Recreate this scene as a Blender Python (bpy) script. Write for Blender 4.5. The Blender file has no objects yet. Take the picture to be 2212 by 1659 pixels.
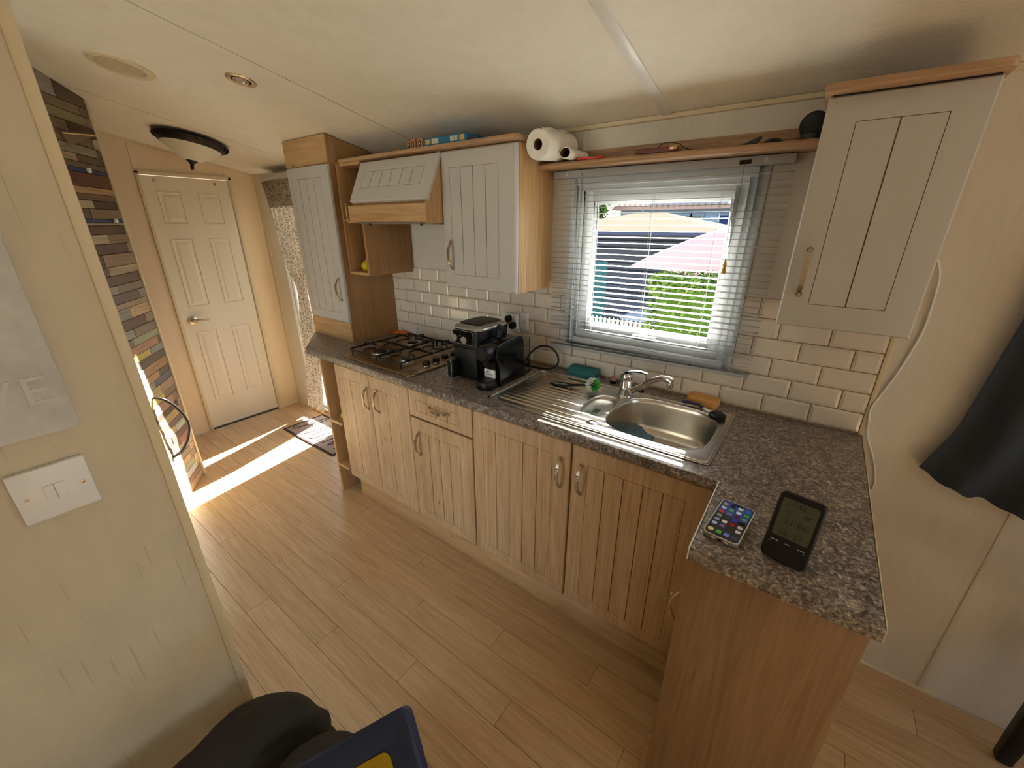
import bpy, bmesh, math, random
from mathutils import Vector, Matrix
random.seed(7)
S = bpy.context.scene
COL = S.collection
PI = math.pi

# ------------------------------------------------------------------ camera, sky, sun, exposure
cd = bpy.data.cameras.new('camera')
cam = bpy.data.objects.new('camera', cd); COL.objects.link(cam)
cd.sensor_fit = 'HORIZONTAL'; cd.sensor_width = 36.0
cd.lens = 884.03 / 2212.0 * 36.0
cd.clip_start = 0.02; cd.clip_end = 300
CAM = Vector((-0.2202, -1.6318, 1.5399))
_r = Vector((0.80558826, 0.59247442, 0.00127256)); _u = Vector((-0.21684809, 0.29284844, 0.9312447)); _f = Vector((-0.55136599, 0.75047575, -0.36439221))
cam.matrix_world = Matrix(((_r.x, _u.x, -_f.x, CAM.x), (_r.y, _u.y, -_f.y, CAM.y), (_r.z, _u.z, -_f.z, CAM.z), (0, 0, 0, 1)))
S.camera = cam
S.view_settings.view_transform = 'Standard'; S.view_settings.look = 'None'
S.view_settings.gamma = 1.0; S.view_settings.use_curve_mapping = False
S.view_settings.exposure = 1.27
w = bpy.data.worlds.new('world'); S.world = w; w.use_nodes = True
nt = w.node_tree; nt.nodes.clear()
sky = nt.nodes.new('ShaderNodeTexSky'); sky.sky_type = 'NISHITA'; sky.sun_disc = False
sky.sun_elevation = math.radians(34); sky.sun_rotation = math.radians(-10); sky.air_density = 1.3; sky.dust_density = 2.5
bg = nt.nodes.new('ShaderNodeBackground'); bg.inputs['Strength'].default_value = 0.30
mx = nt.nodes.new('ShaderNodeMixRGB'); mx.blend_type = 'MIX'; mx.inputs[0].default_value = 0.6
mx.inputs[2].default_value = (5.3, 5.9, 6.8, 1)
wo = nt.nodes.new('ShaderNodeOutputWorld')
nt.links.new(sky.outputs[0], mx.inputs[1]); nt.links.new(mx.outputs[0], bg.inputs[0]); nt.links.new(bg.outputs[0], wo.inputs[0])
sl = bpy.data.lights.new('sun', 'SUN'); sl.energy = 21.0; sl.angle = math.radians(0.53); sl.color = (1.0, 0.94, 0.82)
so = bpy.data.objects.new('sun', sl); COL.objects.link(so); so.location = (-3, 12, 10)
so.rotation_euler = Vector((0.17, -1.0, -0.68)).to_track_quat('-Z', 'Y').to_euler()

# ------------------------------------------------------------------ materials
def lin(c):
    c = c / 255.0
    return c / 12.92 if c <= 0.04045 else ((c + 0.055) / 1.055) ** 2.4
def rgb(r, g, b): return (lin(r), lin(g), lin(b), 1.0)
def newmat(name):
    m = bpy.data.materials.new(name); m.use_nodes = True
    nt = m.node_tree; b = nt.nodes['Principled BSDF']
    return m, nt, b
def N(nt, t, **kw):
    n = nt.nodes.new(t)
    for k, v in kw.items(): setattr(n, k, v)
    return n
def objcoord(nt, scale, rand=True):
    tc = N(nt, 'ShaderNodeTexCoord'); mp = N(nt, 'ShaderNodeMapping')
    mp.inputs['Scale'].default_value = scale
    nt.links.new(tc.outputs['Object'], mp.inputs['Vector'])
    if rand:
        oi = N(nt, 'ShaderNodeObjectInfo'); ml = N(nt, 'ShaderNodeMath', operation='MULTIPLY'); ml.inputs[1].default_value = 37.0
        nt.links.new(oi.outputs['Random'], ml.inputs[0]); nt.links.new(ml.outputs[0], mp.inputs['Location'])
    return mp.outputs['Vector']
def ramp(nt, fac, stops):
    r = N(nt, 'ShaderNodeValToRGB')
    while len(r.color_ramp.elements) < len(stops): r.color_ramp.elements.new(0.5)
    for e, (p, c) in zip(r.color_ramp.elements, stops): e.position = p; e.color = c
    nt.links.new(fac, r.inputs[0]); return r.outputs[0]
def noise(nt, vec, scale, detail=4, rough=0.55, dist=0.0):
    n = N(nt, 'ShaderNodeTexNoise'); n.inputs['Scale'].default_value = scale; n.inputs['Detail'].default_value = detail
    n.inputs['Roughness'].default_value = rough; n.inputs['Distortion'].default_value = dist
    nt.links.new(vec, n.inputs['Vector']); return n.outputs[0]
def bump(nt, b, h, s, d=0.002):
    bp = N(nt, 'ShaderNodeBump'); bp.inputs['Strength'].default_value = s; bp.inputs['Distance'].default_value = d
    nt.links.new(h, bp.inputs['Height']); nt.links.new(bp.outputs[0], b.inputs['Normal'])
def plain(name, c, rough=0.5, metal=0.0, bscale=0, bstr=0.1, spec=0.5, var=0.0, vscale=6.0):
    m, nt, b = newmat(name)
    b.inputs['Base Color'].default_value = c; b.inputs['Roughness'].default_value = rough; b.inputs['Metallic'].default_value = metal
    b.inputs['Specular IOR Level'].default_value = spec
    v = None
    if bscale or var: v = objcoord(nt, (1, 1, 1), False)
    if bscale: bump(nt, b, noise(nt, v, bscale, 4), bstr)
    if var:
        lo = tuple(x * (1 - var) for x in c[:3]) + (1,); hi = tuple(min(1, x * (1 + var)) for x in c[:3]) + (1,)
        nt.links.new(ramp(nt, noise(nt, v, vscale, 5), [(0.3, lo), (0.7, hi)]), b.inputs['Base Color'])
    return m
def wood(name, c1, c2, axis='z', rough=0.45, scale=1.0, rand=True, knots=True, tone=0.0):
    m, nt, b = newmat(name)
    sc = {'x': (0.06, 1, 1), 'y': (1, 0.06, 1), 'z': (1, 1, 0.06)}[axis]
    v = objcoord(nt, tuple(s * scale for s in sc), rand)
    n1 = noise(nt, v, 7, 3, 0.55, 1.0)
    n0 = noise(nt, v, 34, 4, 0.6, 2.2)
    wv = N(nt, 'ShaderNodeMath', operation='PINGPONG'); wv.inputs[1].default_value = 0.5
    ml = N(nt, 'ShaderNodeMath', operation='MULTIPLY'); ml.inputs[1].default_value = 9.0
    nt.links.new(n1, ml.inputs[0]); nt.links.new(ml.outputs[0], wv.inputs[0])
    v2 = objcoord(nt, tuple(s * scale * (55 if s == 1 else 30) for s in sc), rand)
    n2 = noise(nt, v2, 3, 3, 0.6)
    a = N(nt, 'ShaderNodeMixRGB'); a.inputs[0].default_value = 0.20; nt.links.new(n0, a.inputs[1]); nt.links.new(wv.outputs[0], a.inputs[2])
    a1 = N(nt, 'ShaderNodeMixRGB'); a1.inputs[0].default_value = 0.30; nt.links.new(a.outputs[0], a1.inputs[1]); nt.links.new(n1, a1.inputs[2])
    a2 = N(nt, 'ShaderNodeMixRGB'); a2.inputs[0].default_value = 0.30; nt.links.new(a1.outputs[0], a2.inputs[1]); nt.links.new(n2, a2.inputs[2])
    col = ramp(nt, a2.outputs[0], [(0.36, c2), (0.58, c1)])
    if knots:
        v3 = objcoord(nt, tuple({1: 2.6, 0.06: 1.5}[s] * scale for s in sc), rand)
        vo = N(nt, 'ShaderNodeTexVoronoi'); vo.inputs['Scale'].default_value = 2.1; nt.links.new(v3, vo.inputs['Vector'])
        k = ramp(nt, vo.outputs['Distance'], [(0.015, (0.34, 0.25, 0.17, 1)), (0.055, (1, 1, 1, 1))])
        mu = N(nt, 'ShaderNodeMixRGB', blend_type='MULTIPLY'); mu.inputs[0].default_value = 0.7
        nt.links.new(col, mu.inputs[1]); nt.links.new(k, mu.inputs[2]); col = mu.outputs[0]
    if tone:
        oi = N(nt, 'ShaderNodeObjectInfo'); hs = N(nt, 'ShaderNodeHueSaturation')
        mr = N(nt, 'ShaderNodeMapRange'); mr.inputs[3].default_value = 1 - tone; mr.inputs[4].default_value = 1 + tone
        nt.links.new(oi.outputs['Random'], mr.inputs[0]); nt.links.new(mr.outputs[0], hs.inputs['Value'])
        nt.links.new(col, hs.inputs['Color']); col = hs.outputs[0]
    nt.links.new(col, b.inputs['Base Color']); b.inputs['Roughness'].default_value = rough
    bump(nt, b, n2, 0.12, 0.001)
    return m
def wallvinyl(name, c, streak=0.12):
    m, nt, b = newmat(name)
    v = objcoord(nt, (1, 1, 0.05), False); n = noise(nt, v, 110, 4, 0.6)
    v2 = objcoord(nt, (1, 1, 0.35), False); n2 = noise(nt, v2, 7, 5, 0.6)
    a = N(nt, 'ShaderNodeMixRGB'); a.inputs[0].default_value = 0.5; nt.links.new(n, a.inputs[1]); nt.links.new(n2, a.inputs[2])
    lo = tuple(x * (1 - streak) for x in c[:3]) + (1,); hi = tuple(min(1, x * (1 + streak * 0.6)) for x in c[:3]) + (1,)
    nt.links.new(ramp(nt, a.outputs[0], [(0.36, lo), (0.62, hi)]), b.inputs['Base Color'])
    b.inputs['Roughness'].default_value = 0.55; bump(nt, b, n, 0.25, 0.001)
    return m
def glassmat(name, tint=(1, 1, 1, 1), gloss=0.08):
    m = bpy.data.materials.new(name); m.use_nodes = True; nt = m.node_tree; nt.nodes.clear()
    t = N(nt, 'ShaderNodeBsdfTransparent'); t.inputs[0].default_value = tint
    g = N(nt, 'ShaderNodeBsdfGlossy'); g.inputs['Roughness'].default_value = 0.02
    fr = N(nt, 'ShaderNodeLayerWeight'); fr.inputs[0].default_value = gloss
    x = N(nt, 'ShaderNodeMixShader'); o = N(nt, 'ShaderNodeOutputMaterial')
    nt.links.new(fr.outputs['Fresnel'], x.inputs[0]); nt.links.new(t.outputs[0], x.inputs[1]); nt.links.new(g.outputs[0], x.inputs[2]); nt.links.new(x.outputs[0], o.inputs[0])
    return m
M = {}
M['wall'] = wallvinyl('wall_vinyl', rgb(222, 216, 206), 0.06)
M['wallhalllit'] = wallvinyl('wall_vinyl_hall_lit', rgb(234, 212, 178), 0.05)  # kitchen vinyl again, with the hall's warm sun bounce put into its colour
def scratchvinyl(name, c):
    m, nt, b = newmat(name)
    v = objcoord(nt, (1, 1, 0.035), False); n = noise(nt, v, 130, 2, 0.5)
    v2 = objcoord(nt, (1, 1, 0.5), False); n2 = noise(nt, v2, 9, 6, 0.65); n3 = noise(nt, v2, 300, 2)
    base = ramp(nt, n2, [(0.35, tuple(x * 0.93 for x in c[:3]) + (1,)), (0.65, tuple(min(1, x * 1.05) for x in c[:3]) + (1,))])
    sc_ = ramp(nt, n, [(0.285, (0.70, 0.66, 0.60, 1)), (0.325, (1, 1, 1, 1)), (0.69, (1, 1, 1, 1)), (0.73, (1.0, 1.0, 1.0, 1))])
    mu = N(nt, 'ShaderNodeMixRGB', blend_type='MULTIPLY'); mu.inputs[0].default_value = 0.55
    nt.links.new(base, mu.inputs[1]); nt.links.new(sc_, mu.inputs[2]); nt.links.new(mu.outputs[0], b.inputs['Base Color'])
    b.inputs['Roughness'].default_value = 0.6; bump(nt, b, n, 0.35, 0.001)
    return m
M['partition'] = scratchvinyl('wall_vinyl_partition', rgb(212, 200, 174))
M['trimcream'] = plain('trim_cream', rgb(222, 206, 172), 0.4)
M['ceiling'] = plain('ceiling_board', rgb(238, 232, 218), 0.7, bscale=70, bstr=0.6, var=0.03, vscale=14)
M['ceilback'] = plain('ceiling_gap', rgb(104, 84, 62), 0.9)
M['white'] = plain('white_plastic', rgb(238, 238, 236), 0.3)
M['upvc'] = plain('upvc', rgb(206, 209, 210), 0.35)
M['door'] = plain('moulded_door_paint', rgb(236, 224, 200), 0.4, bscale=120, bstr=0.05)
M['taupe'] = plain('taupe_door_foil', rgb(194, 191, 187), 0.45, bscale=260, bstr=0.08)
M['oak'] = wood('oak_door_foil', rgb(216, 186, 148), rgb(182, 148, 110), 'z', 0.42)
M['oakx'] = wood('oak_rail_foil', rgb(208, 172, 126), rgb(176, 138, 94), 'x', 0.42)
M['carcass'] = wood('oak_carcass', rgb(206, 168, 120), rgb(176, 136, 90), 'z', 0.45)
M['panelshaded'] = wood('oak_end_panel_shaded', rgb(160, 128, 94), rgb(132, 100, 68), 'z', 0.45)  # darker copy of the oak: the panel's shade is put into its colour
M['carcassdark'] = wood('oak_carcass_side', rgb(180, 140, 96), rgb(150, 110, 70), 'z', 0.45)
M['shelfwood'] = wood('shelf_oak', rgb(196, 160, 124), rgb(150, 116, 86), 'x', 0.4)
M['floor'] = wood('vinyl_oak_plank', rgb(220, 190, 150), rgb(192, 158, 118), 'x', 0.36, 1.0, True, False, 0.035)
M['floorgap'] = plain('floor_joint', rgb(164, 130, 92), 0.7)
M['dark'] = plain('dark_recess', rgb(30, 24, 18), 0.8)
M['groove'] = plain('oak_groove', rgb(112, 80, 48), 0.6)
M['taupegroove'] = plain('taupe_groove', rgb(140, 122, 98), 0.6)
M['tile'] = plain('metro_tile_glaze', rgb(226, 216, 202), 0.12, spec=0.6)
M['grout'] = plain('grout', rgb(168, 142, 114), 0.8)
M['nickel'] = plain('brushed_nickel', rgb(196, 180, 156), 0.32, 1.0)
M['chrome'] = plain('chrome', rgb(225, 226, 228), 0.06, 1.0)
M['black'] = plain('black_plastic', rgb(17, 17, 17), 0.42, spec=0.35)
M['blackgloss'] = plain('black_gloss_plastic', rgb(9, 10, 11), 0.16, spec=0.35)
M['blackiron'] = plain('black_enamel_iron', rgb(14, 12, 11), 0.4)
M['silver'] = plain('silver_plastic', rgb(176, 172, 166), 0.3, 0.6)
M['steeltan'] = plain('hob_steel', rgb(178, 158, 130), 0.28, 0.9)
M['blind'] = plain('blind_slat_paint', rgb(204, 206, 208), 0.4)
M['blindgrey'] = plain('blind_rail_paint', rgb(170, 173, 176), 0.4)
M['cord'] = plain('white_cord', rgb(214, 214, 210), 0.7)
M['glass'] = glassmat('window_glass', (0.97, 0.985, 0.98, 1))
M['clear'] = glassmat('clear_plastic', (0.86, 0.88, 0.88, 1), 0.2)
M['navy'] = plain('navy_fabric', rgb(46, 54, 66), 0.9, bscale=400, bstr=0.3)
M['trousers'] = plain('charcoal_jersey', rgb(46, 43, 40), 0.95, bscale=500, bstr=0.3)
M['green'] = plain('green_sponge', rgb(42, 108, 112), 0.9, bscale=250, bstr=0.6)
M['yellowsponge'] = plain('yellow_sponge', rgb(222, 168, 92), 0.9, bscale=250, bstr=0.6)
M['bluecloth'] = plain('blue_cloth', rgb(92, 126, 150), 0.95, bscale=300, bstr=0.5)
M['lemon'] = plain('lemon_skin', rgb(214, 188, 24), 0.35, bscale=150, bstr=0.3)
M['banana'] = plain('banana_skin', rgb(222, 182, 40), 0.45)
M['orange'] = plain('orange_plastic', rgb(214, 108, 28), 0.4)
M['red'] = plain('red_plastic', rgb(222, 60, 48), 0.35)
M['paper'] = plain('kitchen_paper', rgb(236, 232, 222), 0.9, bscale=160, bstr=0.4)
M['card'] = plain('cardboard', rgb(120, 100, 80), 0.9)
M['brownbox'] = plain('brown_card_box', rgb(168, 118, 82), 0.7)
M['bluebox'] = plain('blue_card_box', rgb(36, 110, 150), 0.5)
M['rosewood'] = wood('rosewood', rgb(128, 66, 52), rgb(88, 42, 34), 'x', 0.4)
M['brass'] = plain('brass', rgb(206, 180, 130), 0.3, 1.0)
M['bronze'] = plain('dark_bronze', rgb(40, 32, 28), 0.45, 0.5)
M['frosted'] = plain('frosted_glass', rgb(226, 220, 200), 0.45)
M['lcd'] = plain('lcd_glass', rgb(78, 82, 66), 0.3)
M['lcdink'] = plain('lcd_segments', rgb(36, 38, 30), 0.5)
M['matgrey'] = plain('doormat_grey', rgb(176, 158, 150), 0.95, bscale=300, bstr=0.4)
M['matdark'] = plain('doormat_dark', rgb(66, 54, 56), 0.95)
M['canvas'] = plain('canvas_grey', rgb(206, 205, 200), 0.6, bscale=70, bstr=1.0, var=0.16, vscale=16)
M['canvasletter'] = plain('canvas_letter', rgb(208, 207, 202), 0.6, bscale=70, bstr=0.6)

def steelmat():
    m, nt, b = newmat('brushed_steel')
    b.inputs['Base Color'].default_value = rgb(206, 200, 190); b.inputs['Metallic'].default_value = 1.0; b.inputs['Roughness'].default_value = 0.27
    v = objcoord(nt, (0.05, 1, 1), False); bump(nt, b, noise(nt, v, 400, 3), 0.12, 0.0006)
    return m
M['steel'] = steelmat()
def worktopmat():
    m, nt, b = newmat('mottled_laminate')
    v = objcoord(nt, (1, 1, 1), False)
    n1 = noise(nt, v, 55, 5, 0.7, 1.4); n2 = noise(nt, v, 150, 4, 0.65, 0.8); n3 = noise(nt, v, 6, 3)
    a = N(nt, 'ShaderNodeMixRGB'); a.inputs[0].default_value = 0.42; nt.links.new(n1, a.inputs[1]); nt.links.new(n2, a.inputs[2])
    c = ramp(nt, a.outputs[0], [(0.39, rgb(66, 58, 54)), (0.48, rgb(108, 98, 91)), (0.56, rgb(160, 149, 138)), (0.64, rgb(222, 210, 194))])
    nt.links.new(c, b.inputs['Base Color']); b.inputs['Roughness'].default_value = 0.28
    bump(nt, b, n2, 0.06, 0.0006)
    return m
M['worktop'] = worktopmat()
def curtainmat():
    m = bpy.data.materials.new('crochet_curtain'); m.use_nodes = True; nt = m.node_tree; b = nt.nodes['Principled BSDF']
    v = objcoord(nt, (1, 1, 1), False)
    vo = N(nt, 'ShaderNodeTexVoronoi'); vo.inputs['Scale'].default_value = 125; nt.links.new(v, vo.inputs['Vector'])
    n = noise(nt, v, 60, 3)
    a = N(nt, 'ShaderNodeMixRGB'); a.inputs[0].default_value = 0.5; nt.links.new(vo.outputs['Distance'], a.inputs[1]); nt.links.new(n, a.inputs[2])
    c = ramp(nt, a.outputs[0], [(0.30, rgb(84, 70, 58)), (0.56, rgb(182, 168, 148))])
    nt.links.new(c, b.inputs['Base Color']); b.inputs['Roughness'].default_value = 0.9
    tr = N(nt, 'ShaderNodeBsdfTranslucent'); tr.inputs[0].default_value = rgb(200, 190, 176)
    mxs = N(nt, 'ShaderNodeMixShader'); mxs.inputs[0].default_value = 0.05
    o = nt.nodes['Material Output']
    nt.links.new(c, tr.inputs[0])
    nt.links.new(b.outputs[0], mxs.inputs[1]); nt.links.new(tr.outputs[0], mxs.inputs[2]); nt.links.new(mxs.outputs[0], o.inputs[0])
    bump(nt, b, a.outputs[0], 0.6, 0.004)
    return m
M['crochet'] = curtainmat()
def emis(name, c, s):
    m, nt, b = newmat(name); b.inputs['Base Color'].default_value = c; b.inputs['Roughness'].default_value = 0.15
    b.inputs['Emission Color'].default_value = c; b.inputs['Emission Strength'].default_value = s * 0.12
    return m
_cc = {}
def outmat(r, g, b):
    k = ('out', r, g, b)
    if k not in _cc: _cc[k] = plain('outdoor_%02x%02x%02x' % (r, g, b), rgb(r, g, b), 1.0, 0.0, spec=0.0)
    return _cc[k]
def colmat(r, g, b, rough=0.5, metal=0.0):
    k = (r, g, b, rough, metal)
    if k not in _cc: _cc[k] = plain('paint_%02x%02x%02x' % (r, g, b), rgb(r, g, b), rough, metal)
    return _cc[k]

# ------------------------------------------------------------------ mesh helpers
class MB:
    def __init__(s): s.v = []; s.f = []; s.mi = []; s.cur = 0
    def add(s, vs, fs):
        o = len(s.v); s.v += [tuple(p) for p in vs]
        for f in fs: s.f.append(tuple(i + o for i in f)); s.mi.append(s.cur)
        return s
    def box(s, x0, x1, y0, y1, z0, z1):
        vs = [(x, y, z) for z in (z0, z1) for y in (y0, y1) for x in (x0, x1)]
        return s.add(vs, [(0, 2, 3, 1), (4, 5, 7, 6), (0, 1, 5, 4), (2, 6, 7, 3), (0, 4, 6, 2), (1, 3, 7, 5)])
    def prism(s, poly, axis, a, b):
        n = len(poly)
        def P(p, t): return {'x': (t, p[0], p[1]), 'y': (p[0], t, p[1]), 'z': (p[0], p[1], t)}[axis]
        vs = [P(p, a) for p in poly] + [P(p, b) for p in poly]
        return s.add(vs, [tuple(range(n))[::-1], tuple(range(n, 2 * n))] + [(i, (i + 1) % n, n + (i + 1) % n, n + i) for i in range(n)])
    def ring(s, x0, x1, z0, z1, wd, y0, y1):
        s.box(x0, x0 + wd, y0, y1, z0, z1); s.box(x1 - wd, x1, y0, y1, z0, z1)
        s.box(x0 + wd, x1 - wd, y0, y1, z0, z0 + wd); return s.box(x0 + wd, x1 - wd, y0, y1, z1 - wd, z1)
    def tube(s, pts, r, n=8, closed=False, caps=True):
        pts = [Vector(p) for p in pts]; k = len(pts); vs = []
        rr = r if isinstance(r, (list, tuple)) else [r] * k
        up = None
        for i, p in enumerate(pts):
            if closed: t = pts[(i + 1) % k] - pts[i - 1]
            else: t = pts[min(i + 1, k - 1)] - pts[max(i - 1, 0)]
            t.normalize()
            if up is None: up = Vector((0, 0, 1)) if abs(t.z) < 0.9 else Vector((1, 0, 0))
            a = t.cross(up)
            if a.length < 1e-6: a = t.cross(Vector((0, 1, 0)))
            a.normalize(); b = t.cross(a).normalized(); up = -b if False else b.cross(t) if False else up - t * up.dot(t)
            if up.length < 1e-6: up = b
            up.normalize()
            for j in range(n):
                an = 2 * PI * j / n; vs.append(p + (a * math.cos(an) + b * math.sin(an)) * rr[i])
        fs = []
        for i in range(k if closed else k - 1):
            for j in range(n):
                i2 = (i + 1) % k; fs.append((i * n + j, i * n + (j + 1) % n, i2 * n + (j + 1) % n, i2 * n + j))
        if caps and not closed: fs += [tuple(range(n)), tuple(range((k - 1) * n, k * n))[::-1]]
        return s.add(vs, fs)
    def lathe(s, prof, c=(0, 0, 0), axis='z', n=24, mat=None):
        vs = []; k = len(prof)
        for (r, h) in prof:
            for j in range(n):
                a = 2 * PI * j / n; x, y = r * math.cos(a), r * math.sin(a)
                p = {'z': (x, y, h), 'y': (x, h, -y), 'x': (h, x, y)}[axis]
                p = Vector(p)
                if mat is not None: p = mat @ p
                vs.append(p + Vector(c))
        fs = [(i * n + j, i * n + (j + 1) % n, (i + 1) * n + (j + 1) % n, (i + 1) * n + j) for i in range(k - 1) for j in range(n)]
        if prof[0] != prof[-1]:
            if prof[0][0] > 1e-5: fs.append(tuple(range(n))[::-1])
            if prof[-1][0] > 1e-5: fs.append(tuple(range((k - 1) * n, k * n)))
        return s.add(vs, fs)
    def grid(s, fn, nu, nv):
        vs = [fn(i / nu, j / nv) for i in range(nu + 1) for j in range(nv + 1)]
        return s.add(vs, [(i * (nv + 1) + j, (i + 1) * (nv + 1) + j, (i + 1) * (nv + 1) + j + 1, i * (nv + 1) + j + 1) for i in range(nu) for j in range(nv)])
    def loft(s, loops, cap0=True, cap1=True):
        n = len(loops[0]); vs = [p for l in loops for p in l]
        fs = [(i * n + j, i * n + (j + 1) % n, (i + 1) * n + (j + 1) % n, (i + 1) * n + j) for i in range(len(loops) - 1) for j in range(n)]
        if cap0: fs.append(tuple(range(n))[::-1])
        if cap1: fs.append(tuple(range((len(loops) - 1) * n, len(loops) * n)))
        return s.add(vs, fs)
    def xf(s, m):
        s.v = [tuple(m @ Vector(p)) for p in s.v]; return s
    def mesh(s, name, mats, base=(0, 0, 0), bevel=0, seg=2, smooth=None, solid=0):
        me = bpy.data.meshes.new(name); B = Vector(base)
        me.from_pydata([Vector(p) - B for p in s.v], [], s.f)
        for i, p in enumerate(me.polygons): p.material_index = s.mi[i]
        bm = bmesh.new(); bm.from_mesh(me)
        bmesh.ops.remove_doubles(bm, verts=bm.verts, dist=1e-6)
        if not solid: bmesh.ops.recalc_face_normals(bm, faces=bm.faces)
        if bevel:
            ed = [e for e in bm.edges if len(e.link_faces) == 2 and e.calc_face_angle(0) > 0.5]
            bmesh.ops.bevel(bm, geom=ed, offset=bevel, offset_type='OFFSET', segments=seg, profile=0.5, affect='EDGES', clamp_overlap=True)
        bm.to_mesh(me); bm.free()
        for m in (mats if isinstance(mats, (list, tuple)) else [mats]): me.materials.append(m)
        ang = smooth if smooth is not None else (0.7 if bevel else None)
        if ang is not None:
            for p in me.polygons: p.use_smooth = True
            me.set_sharp_from_angle(angle=ang)
        return me
def ob(name, me, parent=None, loc=(0, 0, 0), rot=None):
    o = bpy.data.objects.new(name, me); COL.objects.link(o); o.location = loc
    if rot: o.rotation_euler = rot
    if parent: o.parent = parent
    return o
def tag(o, label=None, cat=None, group=None, kind=None):
    if label: o['label'] = label
    if cat: o['category'] = cat
    if group: o['group'] = group
    if kind: o['kind'] = kind
    return o
class T:
    "a thing: an Empty at its base; parts are given in world coordinates"
    def __init__(s, name, label, cat, base, group=None):
        s.o = ob(name, None, None, base); tag(s.o, label, cat, group); s.b = Vector(base)
    def part(s, name, mb, mat, bevel=0, seg=2, smooth=None, parent=None, label=None, kind=None, solid=0):
        me = mb.mesh(name, mat, s.b, bevel, seg, smooth, solid)
        o = ob(name, me, parent or s.o)
        if label: o['label'] = label
        if kind: o['kind'] = kind
        return o
    def put(s, name, me, loc, rot=None, parent=None, label=None):
        p = parent or s.o; base = s.b if parent is None else s.b + parent.location
        o = ob(name, me, p, Vector(loc) - base, rot)
        if label: o['label'] = label
        return o
def single(name, mb, mat, label, cat, group=None, bevel=0, seg=2, smooth=None, base=(0, 0, 0), solid=0):
    me = mb.mesh(name, mat, base, bevel, seg, smooth, solid)
    o = ob(name, me, None, base); return tag(o, label, cat, group)
def struct(name, mb, mat, bevel=0, parent=None, smooth=None, seg=2):
    o = ob(name, mb.mesh(name, mat, (0, 0, 0), bevel, seg, smooth), parent)
    if parent is None: o['kind'] = 'structure'
    return o
def shape2d(outlines, z0, z1, bev=0.0, res=2):
    "flat outline(s) with holes -> mesh between z0 and z1"
    cu = bpy.data.curves.new('outline', 'CURVE'); cu.dimensions = '2D'; cu.fill_mode = 'BOTH'
    for pts in outlines:
        sp = cu.splines.new('POLY'); sp.points.add(len(pts) - 1); sp.use_cyclic_u = True
        for q, p in zip(sp.points, pts): q.co = (p[0], p[1], 0, 1)
    cu.extrude = (z1 - z0) / 2 - bev; cu.bevel_depth = bev; cu.bevel_resolution = res; cu.offset = -bev
    o = bpy.data.objects.new('outline', cu); COL.objects.link(o)
    dg = bpy.context.evaluated_depsgraph_get(); me = bpy.data.meshes.new_from_object(o.evaluated_get(dg))
    mb = MB(); mb.v = [(q.co.x, q.co.y, q.co.z + (z0 + z1) / 2) for q in me.vertices]
    mb.f = [tuple(p.vertices) for p in me.polygons]; mb.mi = [0] * len(mb.f)
    bpy.data.objects.remove(o); bpy.data.curves.remove(cu); bpy.data.meshes.remove(me)
    return mb
def textmb(body, size, ext=0.0004, align='CENTER', space=1.0):
    cu = bpy.data.curves.new('lettering', 'FONT'); cu.body = body; cu.size = size; cu.extrude = ext; cu.align_x = align; cu.align_y = 'CENTER'; cu.space_character = space
    cu.resolution_u = 3
    o = bpy.data.objects.new('lettering', cu); COL.objects.link(o)
    dg = bpy.context.evaluated_depsgraph_get(); me = bpy.data.meshes.new_from_object(o.evaluated_get(dg))
    mb = MB(); mb.v = [tuple(q.co) for q in me.vertices]; mb.f = [tuple(p.vertices) for p in me.polygons]; mb.mi = [0] * len(mb.f)
    bpy.data.objects.remove(o); bpy.data.curves.remove(cu); bpy.data.meshes.remove(me)
    return mb
def rrect(x0, x1, y0, y1, r, n=5):
    pts = []
    for cx, cy, a0 in ((x1 - r, y1 - r, 0), (x0 + r, y1 - r, PI / 2), (x0 + r, y0 + r, PI), (x1 - r, y0 + r, 1.5 * PI)):
        for i in range(n + 1):
            a = a0 + i / n * PI / 2; pts.append((cx + r * math.cos(a), cy + r * math.sin(a)))
    return pts
def supere(cx, cy, a, b, p=3.0, n=40):
    pts = []
    for i in range(n):
        t = 2 * PI * i / n; c, s_ = math.cos(t), math.sin(t)
        pts.append((cx + a * math.copysign(abs(c) ** (2 / p), c), cy + b * math.copysign(abs(s_) ** (2 / p), s_)))
    return pts
def frame_m(o, ex, ey, ez):
    return Matrix(((ex.x, ey.x, ez.x, o.x), (ex.y, ey.y, ez.y, o.y), (ex.z, ey.z, ez.z, o.z), (0, 0, 0, 1)))

# ------------------------------------------------------------------ the room
ZW, SL = 1.886, 0.205            # ceiling height at the kitchen wall, slope away from it
YR, YF = -1.62, -3.24            # ridge, opposite wall
XL, XR = -3.877, 3.3
def zc(y): return ZW - SL * y if y >= YR else ZW - SL * YR - SL * (YR - y)
# floor: planks in the part that shows, a slab below
fl = struct('floor', MB().box(XL, XR, YF, 0.0, -0.05, -0.003), M['floorgap'])
pw, plen = 0.0985, 0.92
plank_me = MB().box(0, plen - 0.0012, 0, pw - 0.0012, -0.004, 0.0).mesh('floor_plank', M['floor'], bevel=0.0006, seg=1)
k = 0
row = 0; y = -0.0005 - pw
while y > YF - pw:
    off = (row * 0.37) % plen
    x = XL - off
    while x < (1.3 if y > -1.9 else -4):
        x0 = max(x, XL); x1 = min(x + plen, XR); y0 = max(y, YF)
        if x1 - x0 > 0.02:
            if x0 == x and x1 == x + plen and y0 == y: ob('floor_plank', plank_me, fl, (x, y, 0))
            else: ob('floor_plank', MB().box(0, x1 - x0 - 0.0012, 0, y + pw - y0 - 0.0012, -0.004, 0.0).mesh('floor_plank', M['floor'], bevel=0.0006, seg=1), fl, (x0, y0, 0))
        x += plen
    if y <= -1.9:
        break
    y -= pw; row += 1
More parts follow.
